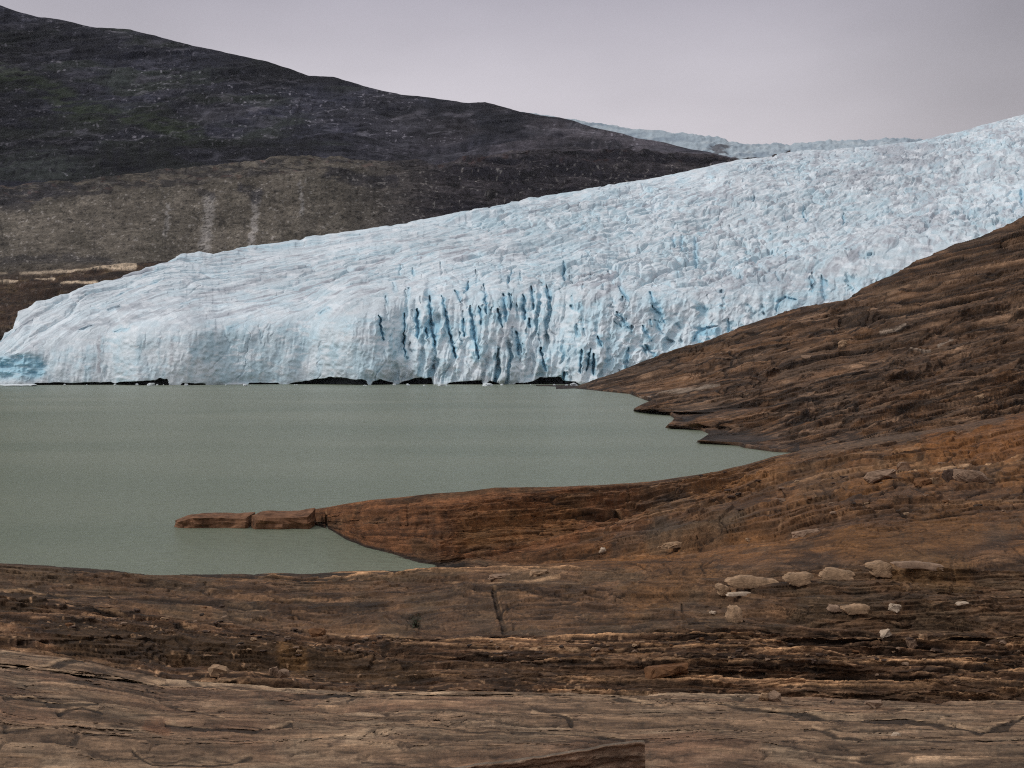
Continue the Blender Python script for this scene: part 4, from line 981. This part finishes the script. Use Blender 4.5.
stone_row([(rs.uniform(420, 720), rs.gauss(645, 5)) for _ in range(34)], proto_a, 'broken stones along the dark strata', 'small broken stone lying among the dark layered strata mid-shore')
stone_row([(rs.uniform(720, 1020), rs.gauss(652, 9)) for _ in range(34)], proto_a, 'broken stones below the quartz row', 'small broken stone on the dark ledges below the quartz blocks')
stone_row([(rs.uniform(220, 400), rs.gauss(637 + 4, 6)) for _ in range(30)], proto_a, 'rubble stones in the left hollow', 'small rubble stone in the dark hollow at the left')
stone_row([(rs.uniform(60, 240), rs.gauss(622, 7)) for _ in range(26)], proto_a, 'rubble stones under the left bank', 'small rubble stone on the broken ground under the left bank')
stone_row([(rs.uniform(700, 1010), rs.uniform(462, 520)) for _ in range(30)], proto_a, 'stones on the rusty upper slope', 'small stone scattered on the rusty slope below the orange cliff')

# ------------------------------------------------------------------ rock slabs in the water off the peninsula
def slab_mesh(name, outline, z0, thick, mat, seed, taper=0.0):
    """a thick bed of rock: plan outline, worn top, bevelled and roughened sides"""
    bm = bmesh.new()
    vs = [bm.verts.new((x, y, z0)) for x, y in outline]
    f = bm.faces.new(vs)
    r = bmesh.ops.extrude_face_region(bm, geom=[f])
    for v in r['geom']:
        if isinstance(v, bmesh.types.BMVert): v.co.z += thick * (0.92 + 0.16 * random.random())
    bmesh.ops.recalc_face_normals(bm, faces=bm.faces[:])
    bmesh.ops.triangulate(bm, faces=bm.faces[:])
    bmesh.ops.subdivide_edges(bm, edges=bm.edges[:], cuts=7, use_grid_fill=True)
    co = np.array([v.co[:] for v in bm.verts])
    s = max(np.ptp(co[:, 0]), np.ptp(co[:, 1]))
    lay = vn(co[:, 0] / (s * .2), co[:, 2] / (thick * .22), seed, 1, .3)
    n = fbm(co[:, 0] / thick * 1.2, co[:, 1] / thick * 1.2 + co[:, 2] / thick, seed, 3); n2 = fbm(co[:, 0] / thick * 3, co[:, 2] / thick * 4, seed + 3, 3)
    for v, a, b_, c in zip(bm.verts, lay, n, n2):
        v.co.y -= thick * (0.13 * float(a) + 0.22 * float(b_) + 0.12 * float(c)); v.co.z += thick * (0.08 * float(b_) + 0.05 * float(c)); v.co.x += thick * 0.08 * float(c)
    if taper:
        x0 = co[:, 0].min(); L = np.ptp(co[:, 0])
        for v in bm.verts:
            t = (v.co.x - x0) / L; k = 1 - taper * (1 - min(1, t / .35)) ** 2
            if v.co.z > 0: v.co.z *= k
            v.co.z -= 0.10 * thick * max(0.0, 1 - (v.co.y - co[:, 1].min()) / 1.4) * (v.co.z > thick * .3)
    me = bpy.data.meshes.new(name); bm.to_mesh(me); bm.free(); me.materials.append(mat)
    return me

S_SPIT = stone_mat('spit_rock', (0.160, 0.080, 0.042), 0.7, 0.9)
def spit(p0, p1, ybot, ytop, name, label, seed, taper):
    Db = WATER_K / (ybot - 360)
    a0 = (p0 - 512) / F * Db; a1 = (p1 - 512) / F * Db
    dep = 3.2
    zt = float(zed(ytop, Db + dep * 0.6))
    outline = [(a0, Db + 1.2), (a0 + 0.7, Db + 0.2), (a0 + 0.3 * (a1 - a0), Db - 0.1), (a1 - 0.3, Db), (a1, Db + 0.6), (a1 + 0.1, Db + dep), (a0 + 0.6 * (a1 - a0), Db + dep + 0.4), (a0 + 1.0, Db + dep - 0.4)]
    me = slab_mesh(name, outline, -1.2, zt + 1.2, S_SPIT, seed, taper)
    o = bpy.data.objects.new(name, me); COL.objects.link(o)
    tag(o, label, 'rock slab', 'flat slabs in the water off the peninsula')
spit(170, 247.3, 528.5, 513.5, 'water_slab', 'outermost rust-brown slab with a tapered tip lying in the lake', 5, 0.55)
spit(249, 309, 529.5, 511, 'water_slab', 'inner rust-brown slab in the lake touching the peninsula', 9, 0.15)

# ------------------------------------------------------------------ joint block at the very front of the slab
def joint_block():
    D = 9.35; sc_ = D / F
    px = np.concatenate([np.linspace(452, 640, 260), 640 + 6 * np.sin(np.linspace(0.05, 1, 24) * math.pi / 2), [646.0] * 10]); n = len(px)
    top = lut(px, [(440, 772), (470, 768), (520, 762), (560, 756), (600, 749), (636, 743.5), (646, 744)]) + 0.9 * fbm(px / 14, 0 * px, 701, 3) + 0.5 * vn(px / 16, 0 * px, 709, .3)
    pth = [(0.02, -.62)] + [(0.0, -.5 + .5 * k / 46) for k in range(47)] + [(.008, .005), (.018, .007), (.035, .007), (.06, .004), (.09, -.004), (.12, -.02), (.15, -.05), (.18, -.1), (.2, -.2)]
    dy = np.array([p[0] for p in pth])[:, None]; dz = np.array([p[1] for p in pth])[:, None]
    X = np.broadcast_to(((px - 512) * sc_)[None], (len(pth), n)).copy(); zt = zed(top, D)[None]
    back = np.zeros(n); back[-10:] = np.linspace(0, .35, 10)          # the right end turns back along the joint
    zz = zt + dz
    n1 = fbm(px[None] / 26, dz * 16, 703, 4); lay = vn(px[None] / 70, dz * 34 + 0.01 * px[None], 705, 1, .3); n2 = fbm(px[None] / 6, dz * 60, 707, 3)
    face = sstep(-.56, -.45, dz) * (1 - sstep(-.012, .006, dz)) * (dy < .02)
    Z_drop = back[None] * 1.4
    Y = D + dy + back[None] - face * (0.034 * n1 + 0.024 * lay + 0.010 * n2)
    Z = zz - Z_drop + 0.006 * n1 * (dy > .02)
    col = np.zeros(X.shape + (3,)) + np.array([0.27, 0.165, 0.105])
    col = mix(col, [0.27, 0.185, 0.125], sstep(-.1, .5, n1)); col = mix(col, [0.12, 0.075, 0.05], .7 * sstep(0, .5, lay + .5 * n2))
    col = mix(col, [0.19, 0.145, 0.105], (dy > .008) * np.ones_like(n1)); col = mix(col, [0.11, 0.08, 0.06], .6 * sstep(0, .5, n2) * (dy > .02))
    o = grid_mesh('joint_block', X, Y, Z, col, M_ROCK)
    tag(o, 'dark brown squared rock block at the very front of the near slab', 'rock')
joint_block()

# ------------------------------------------------------------------ shrub on the bank
def leaf_mat():
    m, nt, b = new_mat('shrub_leaf'); L = nt.links.new
    oi = node(nt, 'ShaderNodeTexCoord'); n = node(nt, 'ShaderNodeTexNoise'); n.inputs['Scale'].default_value = 14
    L(oi.outputs['Object'], n.inputs['Vector'])
    cr = node(nt, 'ShaderNodeValToRGB'); e = cr.color_ramp.elements
    e[0].position = .35; e[0].color = (0.022, 0.034, 0.014, 1); e[1].position = .65; e[1].color = (0.055, 0.075, 0.03, 1)
    L(n.outputs['Fac'], cr.inputs[0]); L(cr.outputs[0], b.inputs['Base Color']); b.inputs['Roughness'].default_value = .7
    return m
M_LEAF = leaf_mat()
def shrub(px, py, wpx, hpx, label):
    p = AT(px, py); s = p.y / F; w_, h_ = wpx * s, hpx * s
    root = bpy.data.objects.new('shrub', None); COL.objects.link(root); root.location = p - Vector((0, 0, 0.05))
    tag(root, label, 'shrub')
    rg = random.Random(8); bs = bmesh.new(); bl = bmesh.new()
    for k in range(16):
        a = rg.uniform(0, 6.28); r = rg.uniform(.1, .5) * w_; top = Vector((math.cos(a) * r, math.sin(a) * r, h_ * rg.uniform(.55, 1.05)))
        prev = Vector((0, 0, 0)); rad = 0.02
        for j in range(1, 5):
            t = j / 4; q = Vector((top.x * t, top.y * t, top.z * t ** .8)) + Vector((rg.uniform(-.03, .03), rg.uniform(-.03, .03), 0)) * w_
            ring = []
            for base, rr in ((prev, rad * (1 - t + .25)), (q, rad * (1 - t + .05))):
                ring.append([bs.verts.new(base + Vector((math.cos(c) * rr, math.sin(c) * rr, 0))) for c in (0, 2.1, 4.2)])
            for c in range(3): bs.faces.new((ring[0][c], ring[0][(c + 1) % 3], ring[1][(c + 1) % 3], ring[1][c]))
            for _ in range(7):
                c = prev.lerp(q, rg.random()) + Vector((rg.gauss(0, .06), rg.gauss(0, .06), rg.gauss(0, .05))) * w_ * 1.3
                d = Vector((rg.gauss(0, 1), rg.gauss(0, 1), rg.gauss(.3, .7))).normalized(); e = d.cross(Vector((rg.gauss(0, 1), rg.gauss(0, 1), 1))).normalized()
                l = rg.uniform(.05, .09) * w_ * 1.1
                bl.faces.new([bl.verts.new(c), bl.verts.new(c + d * l * .5 + e * l * .28), bl.verts.new(c + d * l), bl.verts.new(c + d * l * .5 - e * l * .28)])
            prev = q
    for nm, bm, mt in (('stem', bs, S_BROWN), ('foliage', bl, M_LEAF)):
        me = bpy.data.meshes.new(nm); bm.to_mesh(me); bm.free(); me.materials.append(mt)
        o = bpy.data.objects.new(nm, me); COL.objects.link(o); o.parent = root
shrub(415, 627, 17, 13, 'small dark green shrub growing alone on the smooth near bank')

# ------------------------------------------------------------------ ice floes at the glacier front
def floe(px, py, wpx, hpx, label, seed):
    D = WATER_K / (py - 360); s = D / F
    me = rock_mesh('ice_floe', wpx * s, wpx * s * .7, hpx * s * 1.5, S_ICE, seed)
    o = bpy.data.objects.new('ice_floe', me); COL.objects.link(o)
    o.location = ((px - 512) * s, D, -hpx * s * .4); tag(o, label, 'ice floe', 'ice floes along the glacier front')
for i, (px, py, w_, h_, lb) in enumerate([(151, 385.6, 9, 2.6, 'small rounded ice floe in front of the widest left cave'), (186, 385.9, 5, 2, 'small ice floe beside the left cave mouth'),
        (20, 386.0, 44, 1.6, 'long flat ice floe along the front at the far left'), (574, 385.8, 9, 2.6, 'bright white ice floe in the rightmost cave mouth'), (488, 386, 12, 2.6, 'lumpy ice floe right of the middle caves'),
        (245, 386, 6, 1.8, 'low ice floe left of the arched cave'), (441, 386, 8, 2.4, 'ice floe between the two middle caves')]):
    floe(px, py, w_, h_, lb, 500 + i)

brash = bpy.data.objects.new('brash_ice', rock_mesh('brash_ice', 1, 1, 1, S_ICE, 540, sub=1))
rs = random.Random(14)
for k in range(26):
    D = rs.uniform(838, 860); s_ = D / F; w_ = rs.uniform(1.5, 4.5) * s_; px = rs.choice([rs.uniform(30, 300), rs.uniform(360, 580), rs.uniform(0, 580)])
    o = brash if k == 0 else brash.copy()
    COL.objects.link(o); o.location = ((px - 512) * s_, D, -0.25 * w_); o.scale = (w_, w_ * .8, w_ * rs.uniform(.5, .9)); o.rotation_euler = (0, 0, rs.uniform(0, 6))
    tag(o, 'small lump of brash ice floating at the foot of the glacier front', 'ice floe', 'brash ice at the glacier foot')

# ------------------------------------------------------------------ overcast sky and light
SUN_EL, SUN_AZ = math.radians(46), math.radians(272)      # azimuth measured clockwise from +Y: from the left
wd = bpy.data.worlds.new('World'); sc.world = wd; wd.use_nodes = True
nt = wd.node_tree; nt.nodes.clear(); L = nt.links.new
out = node(nt, 'ShaderNodeOutputWorld'); bg = node(nt, 'ShaderNodeBackground'); L(bg.outputs[0], out.inputs[0])
sky = node(nt, 'ShaderNodeTexSky', sky_type='NISHITA'); sky.sun_disc = False; sky.sun_elevation = SUN_EL; sky.sun_rotation = SUN_AZ
tc = node(nt, 'ShaderNodeTexCoord'); sx = node(nt, 'ShaderNodeSeparateXYZ'); L(tc.outputs['Generated'], sx.inputs[0])
# cloud deck brightness by height above the horizon
r1 = node(nt, 'ShaderNodeValToRGB'); L(sx.outputs['Z'], r1.inputs[0])
e = r1.color_ramp.elements
def lin(*c): return [(v / 255 / 12.92 if v <= 10 else ((v / 255 + .055) / 1.055) ** 2.4) for v in c] + [1]
for pos, c in ((0.0, lin(216, 210, 214)), (0.19, lin(214, 208, 213)), (0.25, lin(203, 198, 205)), (0.33, lin(177, 173, 184)), (0.5, lin(205, 203, 209)), (1.0, lin(238, 237, 240))):
    if pos in (0.0, 1.0): el = e[0] if pos == 0 else e[-1]
    else: el = e.new(pos)
    el.color = c
# darker to the right, brightest just right of the middle
mr = node(nt, 'ShaderNodeMapRange'); mr.interpolation_type = 'SMOOTHSTEP'; L(sx.outputs['X'], mr.inputs['Value'])
mr.inputs['From Min'].default_value = 0.14; mr.inputs['From Max'].default_value = 0.46; mr.inputs['To Min'].default_value = 1.0; mr.inputs['To Max'].default_value = 0.66
ns = node(nt, 'ShaderNodeTexNoise'); ns.inputs['Scale'].default_value = 2.2; ns.inputs['Detail'].default_value = 4; ns.inputs['Roughness'].default_value = 0.5
mp = node(nt, 'ShaderNodeMapping'); mp.inputs['Scale'].default_value = (1, 1, 2.8); L(tc.outputs['Generated'], mp.inputs[0]); L(mp.outputs[0], ns.inputs['Vector'])
m2 = node(nt, 'ShaderNodeMapRange'); L(ns.outputs['Fac'], m2.inputs['Value']); m2.inputs['From Min'].default_value = .3; m2.inputs['From Max'].default_value = .7; m2.inputs['To Min'].default_value = .82; m2.inputs['To Max'].default_value = 1.10
mu = node(nt, 'ShaderNodeMath', operation='MULTIPLY'); L(mr.outputs[0], mu.inputs[0]); L(m2.outputs[0], mu.inputs[1])
mx = node(nt, 'ShaderNodeMix', data_type='RGBA', blend_type='MULTIPLY'); mx.inputs['Factor'].default_value = 1
L(r1.outputs[0], mx.inputs['A']); L(mu.outputs[0], mx.inputs['B'])
# the deck hides nearly all of the clear sky above it
sk = node(nt, 'ShaderNodeMix', data_type='RGBA', blend_type='MIX'); sk.inputs['Factor'].default_value = 0.96
SKY_K = 0.1
scl = node(nt, 'ShaderNodeVectorMath', operation='SCALE'); scl.inputs['Scale'].default_value = 1 / SKY_K; L(mx.outputs['Result'], scl.inputs[0])
L(sky.outputs[0], sk.inputs['A']); L(scl.outputs[0], sk.inputs['B']); L(sk.outputs['Result'], bg.inputs['Color'])
bg.inputs['Strength'].default_value = SKY_K
ld = bpy.data.lights.new('sun', 'SUN'); ld.energy = 1.5; ld.angle = math.radians(12); ld.color = (1, 0.96, 0.92)
lo = bpy.data.objects.new('sun', ld); COL.objects.link(lo)
d = Vector((math.sin(SUN_AZ) * math.cos(SUN_EL), math.cos(SUN_AZ) * math.cos(SUN_EL), math.sin(SUN_EL)))
lo.rotation_euler = d.to_track_quat('Z', 'Y').to_euler(); lo.location = (0, -20, 80)

# ------------------------------------------------------------------ thin haze over the valley
def haze():
    m = bpy.data.materials.new('haze'); m.use_nodes = True; t = m.node_tree; t.nodes.clear()
    o = node(t, 'ShaderNodeOutputMaterial'); v = node(t, 'ShaderNodeVolumePrincipled')
    v.inputs['Color'].default_value = (0.80, 0.84, 0.95, 1); v.inputs['Density'].default_value = HAZE; v.inputs['Anisotropy'].default_value = 0.0
    t.links.new(v.outputs[0], o.inputs['Volume'])
    bm = bmesh.new(); bmesh.ops.create_cube(bm, size=1)
    for q in bm.verts: q.co = Vector((q.co.x * 28400, 5000 + q.co.y * 22400, -14 if q.co.z < 0 else 1700))
    me = bpy.data.meshes.new('haze'); bm.to_mesh(me); bm.free(); me.materials.append(m)
    ob = bpy.data.objects.new('haze', me); COL.objects.link(ob); tag(ob, 'thin pale haze hanging in the valley', 'haze', kind='stuff')
HAZE = 8e-6
haze()

# ------------------------------------------------------------------ camera and colour
cd = bpy.data.cameras.new('camera'); cd.sensor_width = 36; cd.lens = 36 * F / 1024; cd.clip_start = 0.1; cd.clip_end = 40000
cam = bpy.data.objects.new('camera', cd); COL.objects.link(cam); cam.location = (0, 0, H); cam.rotation_euler = (math.pi / 2 - PITCH, 0, 0)
sc.camera = cam
vs = sc.view_settings; vs.view_transform = 'Standard'; vs.look = 'None'; vs.gamma = 1; vs.exposure = 0; vs.use_curve_mapping = False
sc.cycles.max_bounces = 5; sc.cycles.diffuse_bounces = 3; sc.cycles.glossy_bounces = 2

sc.cycles.use_denoising = False
sc.cycles.sampling_pattern = 'TABULATED_SOBOL'
sc.cycles.filter_width = 1.1
